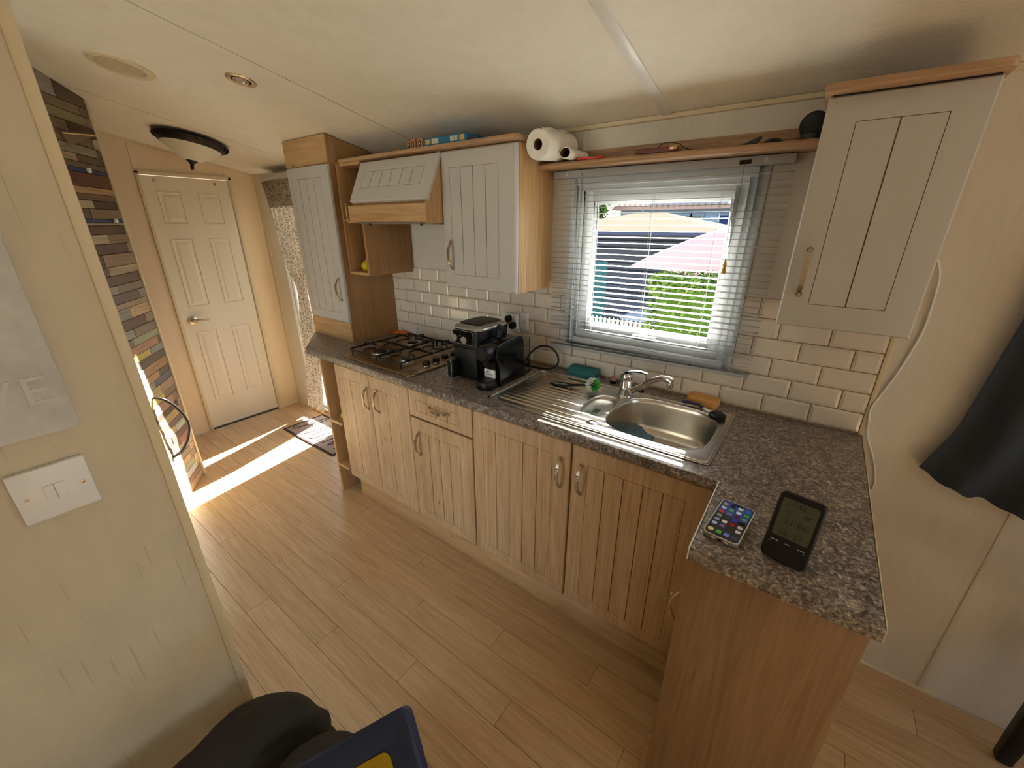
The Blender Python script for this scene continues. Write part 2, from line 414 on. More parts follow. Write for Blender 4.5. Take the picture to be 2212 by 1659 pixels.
ob('floor_plank', MB().box(XL, 1.2, YF, y + pw - 0.001, -0.004, 0).mesh('floor_plank', M['floor']), fl)
ob('floor_plank', MB().box(1.2, XR, YF, 0, -0.0045, -0.0005).mesh('floor_plank', M['floor']), fl)

# ceiling: boards between the cross joints, a slab above
mb = MB(); mb.prism([(0.06, zc(0.06)), (YR, zc(YR)), (YF - 0.06, zc(YF)), (YF - 0.06, zc(YF) + 0.06), (YR, zc(YR) + 0.06), (0.06, zc(0.06) + 0.06)], 'x', XL - 0.06, XR + 0.06)
mb.v = [(p[0], p[1], p[2] + 0.006) for p in mb.v]
ce = struct('ceiling', mb, M['ceilback'])
seams = [XL, -3.075, -1.93, -0.757, 0.42, 1.6, XR]
for a, b in zip(seams[:-1], seams[1:]):
    for (ya, yb) in ((0.0, YR), (YR, YF)):
        g = 0.003
        mb = MB().prism([(ya, zc(ya)), (yb, zc(yb)), (yb, zc(yb) + 0.0055), (ya, zc(ya) + 0.0055)], 'x', a + g, b - g)
        ob('ceiling_panel', mb.mesh('ceiling_panel', M['ceiling']), ce)
# cover strip on the joint over the window, thin beads on the others
def ceil_strip(name, x, wd, th, m):
    mb = MB()
    for (ya, yb) in ((-0.01, YR), (YR, YF + 0.01)):
        mb.prism([(ya, zc(ya) - th), (yb, zc(yb) - th), (yb, zc(yb) + 0.002), (ya, zc(ya) + 0.002)], 'x', x - wd / 2, x + wd / 2)
    return struct(name, mb, m, bevel=0.002)
ceil_strip('trim_1', -0.757, 0.034, 0.006, M['white'])
ceil_strip('trim_2', 1.6, 0.034, 0.006, M['white'])

# kitchen wall with openings
def wall_y(mb, y0, y1, x0, x1, z0, z1, holes):
    xs = sorted({x0, x1} | {h[0] for h in holes} | {h[1] for h in holes}); zs = sorted({z0, z1} | {h[2] for h in holes} | {h[3] for h in holes})
    for a, b in zip(xs[:-1], xs[1:]):
        c = 0
        runs = []
        for p, q in zip(zs[:-1], zs[1:]):
            if not any(h[0] <= a + 1e-6 and b <= h[1] + 1e-6 and h[2] <= p + 1e-6 and q <= h[3] + 1e-6 for h in holes):
                if runs and abs(runs[-1][1] - p) < 1e-6: runs[-1][1] = q
                else: runs.append([p, q])
        for p, q in runs: mb.box(a, b, y0, y1, p, q)
    return mb
KWIN = (-1.092, -0.440, 1.062, 1.692)
HDOOR = (-3.64, -2.98, 0.02, 1.80)
LWIN = (0.42, 1.75, 0.80, 1.70)
wb = struct('wall_back', wall_y(MB(), 0.0, 0.06, XL - 0.06, XR + 0.06, -0.05, zc(0) + 0.01, [KWIN, HDOOR, LWIN]), M['wall'])
# far wall with the panelled door
FD = (-0.692, -0.180, 0.0, 1.835)
mb = MB()
for (ya, yb, z0, z1) in ((0.06, FD[1], 0, None), (FD[0], YF - 0.06, 0, None), (FD[1], FD[0], FD[3], None)):
    top = [(ya, zc(min(ya, 0))), (yb, zc(yb))]
    if ya > YR > yb: top.insert(1, (YR, zc(YR)))
    mb.prism([(yb, z0), (ya, z0)] + [(p[0], p[1] + 0.01) for p in top], 'x', XL - 0.06, XL)
struct('wall_far', mb, M['wallhalllit'])
# the two walls behind the photographer, with unseen windows added and sized for fill light
FILL_FWIN = [(-2.44, -1.14, 0.08, 1.88)]
struct('wall_front', wall_y(MB(), YF - 0.06, YF, XL - 0.06, XR + 0.06, -0.05, zc(YF) + 0.01, FILL_FWIN), M['wall'])
FILL_SW = (-2.20, -0.25, 0.75, 1.84)
mb = MB()
for (ya, yb, z0, z1) in ((0.06, FILL_SW[1], 0, None), (FILL_SW[0], YF - 0.06, 0, None), (FILL_SW[1], FILL_SW[0], 0, FILL_SW[2]), (FILL_SW[1], FILL_SW[0], FILL_SW[3], None)):
    if z1: mb.box(XR, XR + 0.06, yb, ya, z0, z1)
    else:
        z0_ = FILL_SW[3] if (ya, yb) == (FILL_SW[1], FILL_SW[0]) else 0
        top = [(ya, zc(min(ya, 0))), (yb, zc(yb))]
        if ya > YR > yb: top.insert(1, (YR, zc(YR)))
        mb.prism([(yb, z0_), (ya, z0_)] + [(p[0], p[1] + 0.01) for p in top], 'x', XR, XR + 0.06)
struct('wall_lounge', mb, M['wall'])
# partition beside the photographer
XP, YP = -1.07, -1.491
mb = MB().prism([(YF, 0), (YP, 0), (YP, zc(YP)), (YR, zc(YR)), (YF, zc(YF))], 'x', XP - 0.045, XP)
struct('wall_partition', mb, M['partition'])
mb = MB().box(XP - 0.050, XP + 0.004, YP - 0.0125, YP + 0.003, 0, zc(YP - 0.028) - 0.006)
struct('trim_3', mb, M['trimcream'], bevel=0.003)

# angled chimney breast clad in narrow boards
FA = Vector((-3.224, -0.984, 0)); fd = Vector((0.81855, -0.57444, 0)); fn = Vector((0.57444, 0.81855, 0))
FB = FA + fd * 0.95
mb = MB().prism([(FA.x, FA.y), (FB.x, FB.y), (FB.x, YF), (XL, YF), (XL, -1.33)], 'z', 0, 2.25)
fp = struct('wall_fireplace', mb, M['ceilback'])
pal = [(88, 72, 58), (126, 106, 86), (150, 134, 110), (112, 96, 80), (70, 56, 46), (168, 148, 120), (134, 118, 100), (100, 78, 66), (142, 138, 128), (178, 168, 140)]
seq = [ # z0, z1, base colour, optional second colour and where it starts (0 = far edge)
 (2.045, 2.14, (78, 62, 48)), (2.005, 2.045, (122, 100, 76)), (1.962, 2.005, (134, 128, 96)), (1.918, 1.962, (70, 56, 44)), (1.872, 1.918, (106, 88, 72)),
 (1.833, 1.872, (134, 128, 112)), (1.800, 1.833, (84, 68, 56)), (1.775, 1.800, (98, 86, 76)), (1.757, 1.775, (36, 54, 92)), (1.697, 1.757, (92, 52, 42)),
 (1.668, 1.697, (176, 144, 110)), (1.640, 1.668, (104, 82, 64)), (1.604, 1.640, (70, 54, 46)), (1.560, 1.604, (122, 104, 86)), (1.542, 1.560, (36, 54, 98)),
 (1.530, 1.542, (168, 150, 128)), (1.490, 1.530, (90, 62, 52)), (1.447, 1.490, (128, 110, 92)), (1.400, 1.447, (84, 66, 56)), (1.342, 1.400, (144, 122, 98)),
 (1.302, 1.342, (168, 152, 124)), (1.255, 1.302, (94, 76, 64)), (1.215, 1.255, (132, 118, 106)), (1.168, 1.215, (106, 88, 78)), (1.140, 1.168, (156, 136, 110)),
 (1.085, 1.140, (196, 166, 128)), (1.035, 1.085, (102, 68, 62)), (0.990, 1.035, (128, 114, 102)), (0.950, 0.990, (150, 158, 128)), (0.905, 0.950, (178, 136, 112)),
 (0.870, 0.905, (146, 146, 144)), (0.825, 0.870, (102, 90, 80)), (0.775, 0.825, (174, 140, 108)), (0.738, 0.775, (100, 88, 82)), (0.700, 0.738, (108, 106, 116)),
 (0.648, 0.700, (166, 138, 122)), (0.610, 0.648, (130, 112, 100)), (0.555, 0.610, (176, 142, 124)), (0.520, 0.555, (100, 86, 78)), (0.475, 0.520, (190, 166, 120)),
 (0.440, 0.475, (128, 112, 98)), (0.395, 0.440, (180, 188, 170)), (0.355, 0.395, (112, 92, 84)), (0.310, 0.355, (170, 116, 100)), (0.262, 0.310, (184, 164, 134)),
 (0.222, 0.262, (142, 122, 106)), (0.178, 0.222, (186, 154, 116)), (0.135, 0.178, (154, 158, 132)), (0.092, 0.135, (180, 182, 176)), (0.048, 0.092, (140, 112, 98)), (0.0, 0.048, (182, 152, 118))]
plank_mats = {}
def plank_mat(c):
    if c not in plank_mats:
        c1 = rgb(*[min(255, int(x * 1.12)) for x in c]); c2 = rgb(*[int(x * 0.86) for x in c])
        plank_mats[c] = wood('distressed_board_%02x%02x%02x' % c, c1, c2, 'x', 0.33, 1.0, True, False)
    return plank_mats[c]
frot = math.atan2(fd.y, fd.x)
for i, sg in enumerate(seq):
    z0, z1, c = sg
    cuts = [0.012, 0.95]
    rr = random.Random(i * 13 + 5)
    if (z1 - z0) > 0.03 and i not in (8, 9, 14): cuts.insert(1, rr.choice([0.06, 0.10, 0.17, 0.22, 0.24, 0.27, 0.30]) + rr.uniform(-.02, .02))
    for j, (a, b) in enumerate(zip(cuts[:-1], cuts[1:])):
        cc = c if j == (0 if len(cuts) == 2 or cuts[1] > 0.15 else 1) else rr.choice(pal if z0 > 1.0 else [(190, 170, 130), (170, 130, 110), (128, 108, 92), (150, 150, 140), (186, 150, 120), (196, 180, 96)])
        th = 0.006 + rr.uniform(0, 0.004)
        me = MB().box(0, b - a - 0.0015, 0, th, 0, z1 - z0 - 0.002).mesh('plank', plank_mat(cc), bevel=0.0012, seg=1)
        p = FA + fd * a; ob('plank', me, fp, (p.x, p.y, z0), (0, 0, frot))
# corner bead on the free edge
p0 = FA - fd * 0.006 + fn * 0.0
mb = MB().box(-0.004, 0.014, -0.01, 0.014, 0, zc(-0.98) - 0.004).xf(Matrix.Translation(FA) @ Matrix.Rotation(frot, 4, 'Z'))
struct('trim_4', mb, M['trimcream'], bevel=0.002)

# cornice along the kitchen wall and beads on the walls
def cornice(x0, x1): return MB().prism([(0.0, ZW - 0.013), (-0.012, ZW - 0.011), (-0.016, ZW + 0.001), (0.0, ZW + 0.001)], 'x', x0, x1)
struct('trim_5', cornice(-1.19, XR), M['trimcream'])
mb = MB()
mb.prism([(0, ZW - 0.013), (0, ZW), (YR, zc(YR)), (YR, zc(YR) - 0.013)], 'x', XL, XL + 0.010); struct('trim_6', mb, M['trimcream'])
for i, (yy, z0) in enumerate(((-0.700, 1.865), (-0.186, 1.865))):
    struct('trim_%d' % (7 + i), MB().box(XL, XL + 0.004, yy - 0.011, yy + 0.011, z0, zc(yy) - 0.01), M['wallhalllit'], bevel=0.0015)
struct('trim_9', MB().box(-1.078, -1.056, -0.004, 0, 1.80, ZW - 0.012), M['wall'], bevel=0.0015)
struct('trim_10', MB().box(0.368, 0.388, -0.004, 0, 0.012, 1.0), M['wall'], bevel=0.0015)
struct('baseboard_back', MB().prism([(0, 0.0), (-0.006, 0.0), (-0.006, 0.006), (0, 0.012)], 'x', 0.0, 0.42), M['trimcream'])
struct('baseboard_far', MB().box(XL, XL + 0.004, -1.3, -0.708, 0, 0.010), M['trimcream'])
struct('baseboard_hall', MB().box(XL, -3.66, -0.004, 0, 0, 0.010), M['trimcream'])
struct('trim_11', MB().box(-3.845, -3.825, -0.003, 0, 0.01, ZW - 0.013), M['wallhalllit'], bevel=0.001)

# panelled inner door
dr = ob('door_1', MB().box(XL - 0.035, XL - 0.004, FD[0] + 0.004, FD[1] - 0.004, 0.014, FD[3] - 0.004).mesh('door_1', M['door']), None); dr['kind'] = 'structure'
def raised(mb, y0, y1, z0, z1):
    def L(i, x): return [(x, y0 + i, z0 + i), (x, y1 - i, z0 + i), (x, y1 - i, z1 - i), (x, y0 + i, z1 - i)]
    X = XL - 0.004
    return mb.loft([L(0, X), L(0.001, X + 0.004), L(0.006, X + 0.005), L(0.013, X - 0.0022), L(0.018, X - 0.0022), L(0.034, X + 0.004)], False, True)
for (z0, z1) in ((1.530, 1.738), (0.967, 1.437), (0.231, 0.786)):
    for (y0, y1) in ((-0.622, -0.487), (-0.388, -0.254)):
        ob('door_panel', raised(MB(), y0, y1, z0, z1).mesh('door_panel', M['door']), dr)
mb = MB()
for (yy, s_) in ((FD[0], -1), (FD[1], 1)): mb.box(XL, XL + 0.012, min(yy, yy + s_ * 0.02), max(yy, yy + s_ * 0.02), 0, FD[3] + 0.02)
mb.box(XL, XL + 0.012, FD[0] - 0.02, FD[1] + 0.02, FD[3], FD[3] + 0.022)
ob('door_frame', mb.mesh('door_frame', M['trimcream'], bevel=0.003), dr)
mb = MB().lathe([(0.0, 0.0), (0.030, 0.0), (0.030, 0.006), (0.014, 0.012), (0.012, 0.040), (0.0, 0.042)], (XL - 0.004, -0.625, 0.875), 'x', 20)
hd = ob('door_handle', mb.mesh('door_handle', M['nickel'], smooth=0.6), dr)
mb = MB().tube([(XL + 0.034, -0.630, 0.876), (XL + 0.038, -0.605, 0.876), (XL + 0.036, -0.57, 0.874), (XL + 0.032, -0.535, 0.871)], [0.010, 0.010, 0.008, 0.007], 10)
ob('lever', mb.mesh('lever', M['nickel'], smooth=0.7), hd)
ob('door_threshold', MB().box(XL - 0.06, XL - 0.002, FD[0], FD[1], -0.002, 0.006).mesh('door_threshold', M['dark']), dr)
for yy in (-0.62, -0.27):
    ob('door_catch', MB().box(XL - 0.004, XL + 0.001, yy - 0.006, yy + 0.006, 1.793, 1.812).mesh('door_catch', M['nickel']), dr)

# entrance door: white glazed frame in the hall
d2 = ob('door_2', MB().ring(HDOOR[0], HDOOR[1], HDOOR[2], HDOOR[3], 0.036, -0.004, 0.05).mesh('door_2', M['upvc'], bevel=0.003), None); d2['kind'] = 'structure'
ob('door_leaf', MB().ring(-3.604, -3.016, 0.056, 1.764, 0.042, 0.006, 0.040).mesh('door_leaf', M['upvc'], bevel=0.003), d2)
ob('door_pane', MB().box(-3.562, -3.058, 0.02, 0.026, 0.098, 1.722).mesh('door_pane', M['glass']), d2)
ob('door_sill', MB().box(-3.60, -2.80, -0.022, 0.0, 0.0, 0.018).mesh('door_sill', M['carcass'], bevel=0.002), d2)

# kitchen window
w1 = ob('window_1', MB().ring(-1.118, -0.416, 1.030, 1.712, 0.031, -0.010, 0.004).mesh('window_1', M['upvc'], bevel=0.003), None); w1['kind'] = 'structure'
def winpart(n, mb, m=None, bevel=0.002): return ob(n, mb.mesh(n, m or M['upvc'], bevel=bevel), w1)
winpart('outer_frame', MB().ring(-1.092, -0.440, 1.062, 1.692, 0.030, 0.0, 0.060))
winpart('sash', MB().ring(-1.060, -0.468, 1.092, 1.662, 0.040, 0.010, 0.055))
winpart('glazing_bead', MB().ring(-1.022, -0.504, 1.118, 1.626, 0.014, 0.020, 0.034))
winpart('pane', MB().box(-1.012, -0.512, 0.036, 0.042, 1.126, 1.618), M['glass'], 0)
winpart('window_sill', MB().box(-1.10, -0.43, -0.004, 0.06, 1.050, 1.064))
winpart('window_handle', MB().box(-0.80, -0.70, -0.006, 0.012, 1.104, 1.116).box(-0.765, -0.735, 0.0, 0.012, 1.098, 1.122), None, 0.003)

# curtained lounge window, then the unseen windows added for fill light
def simple_window(n, x0, x1, z0, z1, y0, y1, mull=1):
    o = ob(n, MB().ring(x0, x1, z0, z1, 0.045, y0, y1).mesh(n, M['upvc'], bevel=0.003), None); o['kind'] = 'structure'
    for i in range(mull):
        xm = x0 + (x1 - x0) * (i + 1) / (mull + 1); ob('mullion', MB().box(xm - 0.025, xm + 0.025, y0, y1, z0 + .045, z1 - .045).mesh('mullion', M['upvc']), o)
    ym = (y0 + y1) / 2; ob('pane', MB().box(x0 + .04, x1 - .04, ym - .003, ym + .003, z0 + .04, z1 - .04).mesh('pane', M['glass']), o)
    return o
simple_window('window_2', *LWIN, 0.0, 0.06)
for i, h in enumerate(FILL_FWIN): simple_window('window_%d' % (3 + i), *h, YF - 0.06, YF)
o = simple_window('window_4', FILL_SW[0], FILL_SW[1], FILL_SW[2], FILL_SW[3], 0, 0.06); o.location = (XR + 0.06, 0, 0); o.rotation_euler = (0, 0, PI / 2)
def portal(loc, rot, sx, sy):
    L = bpy.data.lights.new('window_portal', 'AREA'); L.shape = 'RECTANGLE'; L.size = sx; L.size_y = sy; L.cycles.is_portal = True
    o = bpy.data.objects.new('window_portal', L); COL.objects.link(o); o.location = loc; o.rotation_euler = rot
for h in [KWIN, HDOOR, LWIN]: portal(((h[0] + h[1]) / 2, 0.07, (h[2] + h[3]) / 2), (-PI / 2, 0, 0), h[1] - h[0], h[3] - h[2])
portal((XR + 0.07, (FILL_SW[0] + FILL_SW[1]) / 2, (FILL_SW[2] + FILL_SW[3]) / 2), (PI / 2, 0, PI / 2), FILL_SW[1] - FILL_SW[0], FILL_SW[3] - FILL_SW[2])
for h in FILL_FWIN: portal(((h[0] + h[1]) / 2, YF - 0.07, (h[2] + h[3]) / 2), (PI / 2, 0, 0), h[1] - h[0], h[3] - h[2])

# wall tiles (each laid singly, bevelled edges, recessed grout)
TW, TH = 0.1414, 0.0672
def tile_mb(wd, h):
    b = 0.0085
    def L(i, yy): return [(i, yy, i), (wd - i, yy, i), (wd - i, yy, h - i), (i, yy, h - i)]
    return MB().loft([L(0, 0), L(0, -0.0028), L(b, -0.0062)], True, True)
tile_cache = {}
def tile(x0, x1, z0, z1):
    key = (round(x1 - x0, 4), round(z1 - z0, 4))
    if min(key) < 0.012: return
    if key not in tile_cache: tile_cache[key] = tile_mb(key[0], key[1]).mesh('wall_tile', M['tile'])
    ob('wall_tile', tile_cache[key], wb, (x0, -0.0012, z0))
ob('grout_bed', wall_y(MB(), -0.0014, 0.0, -2.318, -0.012, 0.900, 1.307, [(-1.10, -0.43, 1.045, 1.307)]).mesh('grout_bed', M['grout']), wb)
g = 0.0016
for r_ in range(6):
    z0, z1 = 0.9045 + r_ * TH, 0.9045 + (r_ + 1) * TH
    x = -0.0115 if r_ % 2 == 0 else -0.0115 + TW / 2
    while x > -2.32:
        a, b = max(x - TW, -2.318), min(x, -0.0115)
        if b - a > 0.012:
            if z1 < 1.06 and z0 < 1.03 or b < -1.118 or a > -0.416: tile(a + g, b - g, z0 + g, z1 - g)
            else:
                if a < -1.118: tile(a + g, -1.120, z0 + g, z1 - g)
                if b > -0.416: tile(-0.414, b - g, z0 + g, z1 - g)
        x -= TW
struct('trim_12', MB().box(-0.0115, 0.002, -0.007, 0, 0.9, 1.31), M['trimcream'], bevel=0.002)

# ------------------------------------------------------------------ fitted kitchen
def door_mb(wd, h, t, gx, gz, bev=0.010, depth=0.0035, gw=0.0030):
    """panel door in local x,z, front at y=-t: chamfered rim, fine grooves between vertical strips.  slots: 0 face, 1 groove"""
    m = MB()
    def L(a, b, c, d, yy): return [(a, yy, c), (b, yy, c), (b, yy, d), (a, yy, d)]
    x0, x1 = gx[0], gx[-1]; z0, z1 = gz
    m.loft([L(0, wd, 0, h, 0), L(0, wd, 0, h, -t + bev * 0.5), L(bev * 0.25, wd - bev * 0.25, bev * 0.25, h - bev * 0.25, -t + bev * 0.18), L(bev, wd - bev, bev, h - bev, -t), L(x0, x1, z0, z1, -t), L(x0, x1, z0, z1, -t + depth)], True, False)
    m.cur = 1; m.add(L(x0, x1, z0, z1, -t + depth), [(0, 1, 2, 3)]); m.cur = 0
    for a, b in zip(gx[:-1], gx[1:]):
        m.box(a + gw / 2, b - gw / 2, -t, -t + depth + 0.0005, z0 + gw / 2, z1 - gw / 2)
    return m
def handle_mesh(L=0.118, out=0.030, wd=0.013, th=0.0035):
    loops = []; n = 18
    for i in range(n + 1):
        s_ = i / n; a = PI * s_
        z = -L / 2 * math.cos(a) if False else (-L / 2 + L * s_); o_ = out * (math.sin(a) ** 0.62 if 0 < s_ < 1 else 0)
        wv = wd * (0.62 + 0.38 * math.sin(a))
        # local frame of the bow
        s2 = min(1, s_ + .02); s1 = max(0, s_ - .02)
        dz = L * (s2 - s1); do = out * ((max(0, math.sin(PI * s2))) ** 0.62 - (max(0, math.sin(PI * s1))) ** 0.62); ln = math.hypot(dz, do) or 1
        nz, no = -do / ln, dz / ln
        def P(x, k): return (x, -(o_ + no * k), z + nz * k)
        loops.append([P(-wv / 2, -th / 2), P(wv / 2, -th / 2), P(wv / 2, th / 2), P(-wv / 2, th / 2)])
    m = MB().loft(loops)
    for zz in (-L / 2, L / 2): m.lathe([(0.0075, 0.0), (0.0075, -0.003), (0.004, -0.008), (0.004, -0.012), (0.0, -0.012)], (0, 0.0, zz * 0.97), 'y', 10)
    for k_ in range(7): m.box(-wd * 0.42, wd * 0.42, -out - th / 2 - 0.0007, -out + 0.001, -0.026 + k_ * 0.0085, -0.0215 + k_ * 0.0085)
    return m.mesh('handle', M['nickel'], smooth=0.6)
HANDLE = handle_mesh()
def put_handle(thing, door, loc, horizontal=False, rz=0):
    # loc in world; handle is a child of its door
    base = thing.b + door.location
    return ob('handle', HANDLE, door, Vector(loc) - base, (0, PI / 2 if horizontal else 0, rz))
def put_door(thing, name, x0, z0, wd, h, t, gx, gz, yback, mats, bev=0.010):
    me = door_mb(wd, h, t, gx, gz, bev).mesh(name, mats, smooth=0.35)
    return thing.put(name, me, (x0, yback, z0))
OAK = [M['oak'], M['groove']]; TAU = [M['taupe'], M['taupegroove']]
YB = -0.522; TD = 0.018          # carcass front, door thickness
DZ0, DZ1 = 0.165, 0.853
def base_door(th, x0, x1, gxs, z0=DZ0, z1=DZ1, gz=(0.216, 0.789)):
    return put_door(th, 'door', x0 + .0018, z0, x1 - x0 - .0036, z1 - z0, TD, [g_ - x0 - .0018 for g_ in gxs], (gz[0] - z0, gz[1] - z0), YB, OAK)
def carcass(th, x0, x1, y0=-0.52, y1=-0.02): 
    th.part('carcass', MB().box(x0, x0 + .016, y0, y1, .15, .864).box(x1 - .016, x1, y0, y1, .15, .864).box(x0 + .016, x1 - .016, y0, y1, .15, .166).box(x0 + .016, x1 - .016, y1 - .01, y1, .166, .864).box(x0 + .016, x1 - .016, y0, y0 + .05, .845, .864), M['carcass'])
t1 = T('base_cupboard', 'oak-effect double-door base cupboard under the gas hob', 'cupboard', (-1.9, -0.27, 0.0), 'oak base units')
carcass(t1, -2.200, -1.605)
d = base_door(t1, -2.195, -1.9, [-2.141, -2.059, -1.977]); put_handle(t1, d, (-1.918, -0.540, 0.724))
d = base_door(t1, -1.9, -1.607, [-1.850, -1.766, -1.688]); put_handle(t1, d, (-1.835, -0.540, 0.728))
t2 = T('drawer_cupboard', 'narrow oak base unit with one drawer over one door', 'cupboard', (-1.415, -0.27, 0.0), 'oak base units')
carcass(t2, -1.605, -1.222)
dw = put_door(t2, 'drawer', -1.605, 0.722, 0.380, 0.131, TD, [.050, .116, .181, .245, .310], (.034, .090), YB, OAK); put_handle(t2, dw, (-1.408, -0.540, 0.796), True)
d = base_door(t2, -1.607, -1.225, [-1.557, -1.489, -1.422, -1.360, -1.297], DZ0, 0.714, (0.216, 0.651)); put_handle(t2, d, (-1.550, -0.540, 0.591))
t3 = T('sink_cupboard', 'wide oak double-door base cupboard below the steel sink', 'cupboard', (-0.78, -0.27, 0.0), 'oak base units')
carcass(t3, -1.222, -0.335)
d = base_door(t3, -1.222, -0.775, [-1.166, -1.101, -1.036, -0.972, -0.908, -0.845]); put_handle(t3, d, (-0.811, -0.540, 0.725))
d = base_door(t3, -0.771, -0.330, [-0.710, -0.648, -0.584, -0.521, -0.460, -0.396]); put_handle(t3, d, (-0.731, -0.540, 0.727))
# peninsula
t4 = T('peninsula_cupboard', 'oak peninsula cupboard with a plain knotty end panel facing the camera', 'cupboard', (-0.16, -0.5, 0.0), 'oak base units')
t4.part('carcass', MB().box(-0.300, -0.018, -0.825, -0.02, 0.0, 0.864), M['carcassdark'])
t4.part('end_panel', MB().box(-0.322, -0.010, -0.845, -0.827, 0.0, 0.866), M['panelshaded'], bevel=0.002)
me = door_mb(0.262, 0.688, TD, [.04, .1, .16, .22], (.05, .62)).mesh('door', OAK, smooth=0.35)
d = t4.put('door', me, (-0.302, -0.560, DZ0), (0, 0, -PI / 2))
hh = ob('handle', HANDLE, d, (0.215, -0.018, 0.645 - DZ0))
# kickboard
kb = single('kickboard', MB().box(-2.206, -0.322, -0.482, -0.468, 0.0, 0.150).box(-0.336, -0.322, -0.825, -0.482, 0, 0.15), M['oakx'], 'long oak plinth board running along the floor beneath the base doors', 'plinth', bevel=0.001)
# open shelf unit at the hob end
t5 = T('open_shelf_unit', 'narrow open oak shelf unit at the hall end of the worktop', 'shelf', (-2.26, -0.4, 0.0))
t5.part('side_panel', MB().box(-2.330, -2.314, -0.540, -0.05, 0.0, 0.866), M['carcass'], bevel=0.001)
t5.part('back_panel', MB().box(-2.314, -2.206, -0.26, -0.25, 0.0, 0.866), M['carcassdark'])
for zz in (0.478, 0.185): t5.part('shelf_board', MB().box(-2.314, -2.206, -0.540, -0.26, zz, zz + 0.017), M['carcass'], bevel=0.001)
t5.part('angled_panel', MB().prism([(-2.331, -0.515), (-2.331, -0.50), (-2.66, -0.30), (-2.66, -0.315)], 'z', 0.06, 0.866), M['taupe'])
t5.part('angled_plinth', MB().prism([(-2.331, -0.505), (-2.331, -0.49), (-2.64, -0.30), (-2.64, -0.315)], 'z', 0.0, 0.058), M['carcass'])

# worktop
out = [(0.0, -0.0005), (0.0, -0.858), (-0.320, -0.858), (-0.320, -0.560), (-2.420, -0.560), (-2.722, -0.335), (-2.722, -0.0005)][::-1]
t6 = T('worktop', 'dark brown mottled laminate worktop with peninsula return', 'worktop', (-1.2, -0.28, 0.867))
wm = shape2d([out, rrect(-1.165, -0.370, -0.488, -0.104, 0.02)], 0.867, 0.900, 0.004, 2)
t6.part('top', wm, M['worktop'], smooth=0.6)
t6.part('edging_highlight', MB().box(-0.3225, -0.3195, -0.858, -0.560, 0.869, 0.9008), M['white'])  # white strip painting the highlight along the worktop edge
t6.part('edging_highlight', MB().box(-0.0005, 0.0015, -0.858, -0.002, 0.869, 0.9004), M['trimcream'])

# tall cupboard standing on the worktop
TX0, TX1 = -2.722, -2.315
t7 = T('tall_cupboard', 'tall taupe-door cupboard standing on the worktop up to the ceiling', 'cupboard', (-2.52, -0.16, 0.9))
side = [(-0.326, 0.9), (0, 0.9), (0, zc(0) - 0.002), (-0.326, zc(-0.326) - 0.002)]
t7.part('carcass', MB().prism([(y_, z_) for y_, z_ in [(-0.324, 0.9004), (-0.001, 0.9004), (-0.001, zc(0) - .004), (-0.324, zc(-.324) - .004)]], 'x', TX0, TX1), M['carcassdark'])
t7.part('bottom_rail', MB().box(TX0 + .001, TX1 - .001, -0.329, -0.324, 0.9005, 1.012), M['oakx'])
t7.part('top_filler', MB().prism([(-0.329, 1.822), (-0.3245, 1.822), (-0.3245, zc(-.324) - .005), (-0.329, zc(-.324) - .005)], 'x', TX0 + .001, TX1 - .001), M['oakx'])
d = put_door(t7, 'door', -2.700, 1.017, 0.392, 0.799, 0.02, [.046, .117, .188, .259, .330], (.052, .743), -0.326, TAU, 0.014)
put_handle(t7, d, (-2.336, -0.346, 1.203))

# wall cupboard
t8 = T('wall_cupboard', 'taupe-door wall cupboard hung between the cooker hood and the window', 'cupboard', (-1.4, -0.13, 1.273), 'taupe wall cupboards')
t8.part('carcass', MB().box(-1.592, -1.205, -0.246, -0.001, 1.273, 1.819), wood('oak_side_pale', rgb(214, 178, 128), rgb(180, 140, 94), 'z', 0.42))
d = put_door(t8, 'door', -1.597, 1.272, 0.390, 0.543, 0.02, [.052, .113, .179, .243, .308], (.057, .482), -0.247, TAU, 0.014)
put_handle(t8, d, (-1.547, -0.267, 1.412))
# narrow cupboard right of the window
t9 = T('wall_cupboard', 'tall narrow taupe wall cupboard at the right end above the peninsula', 'cupboard', (-0.15, -0.13, 1.276), 'taupe wall cupboards')
t9.part('carcass', MB().box(-0.292, -0.014, -0.246, -0.001, 1.278, 1.826), M['carcassdark'])
d = put_door(t9, 'door', -0.296, 1.276, 0.284, 0.543, 0.02, [.063, .143, .222], (.063, .487), -0.247, TAU, 0.014)
put_handle(t9, d, (-0.258, -0.267, 1.421))
t9.part('crown_board', MB().prism(rrect(-0.306, -0.002, -0.30, -0.002, 0.014), 'z', 1.822, 1.840), M['shelfwood'], bevel=0.003)
t9.part('painted_shadow', MB().box(-0.290, -0.016, -0.262, -0.246, 1.819, 1.822), M['dark'])  # dark strip painting the shadow in the gap under the crown board

# cooker hood
t10 = T('cooker_hood', 'cooker hood with slanted taupe flap and oak fascia over the hob', 'hood', (-1.87, -0.17, 1.543))
prof = [(-0.252, 1.818), (-0.350, 1.622), (-0.350, 1.5445), (-0.002, 1.5445), (-0.002, 1.818)]
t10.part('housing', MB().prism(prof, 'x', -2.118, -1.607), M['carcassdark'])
t10.part('fascia', MB().box(-2.149, -1.606, -0.3575, -0.352, 1.547, 1.620), M['oakx'], bevel=0.001)
t10.part('side_panel', MB().prism([(-0.268, 1.820), (-0.357, 1.622), (-0.357, 1.541), (-0.002, 1.541), (-0.002, 1.820)], 'x', -1.606, -1.600), M['carcass'])
t10.part('steel_trim', MB().box(-2.09, -1.606, -0.359, -0.30, 1.5405, 1.5445), M['silver'])
t10.part('grease_filter', MB().box(-2.10, -1.63, -0.33, -0.03, 1.538, 1.543), M['silver'])
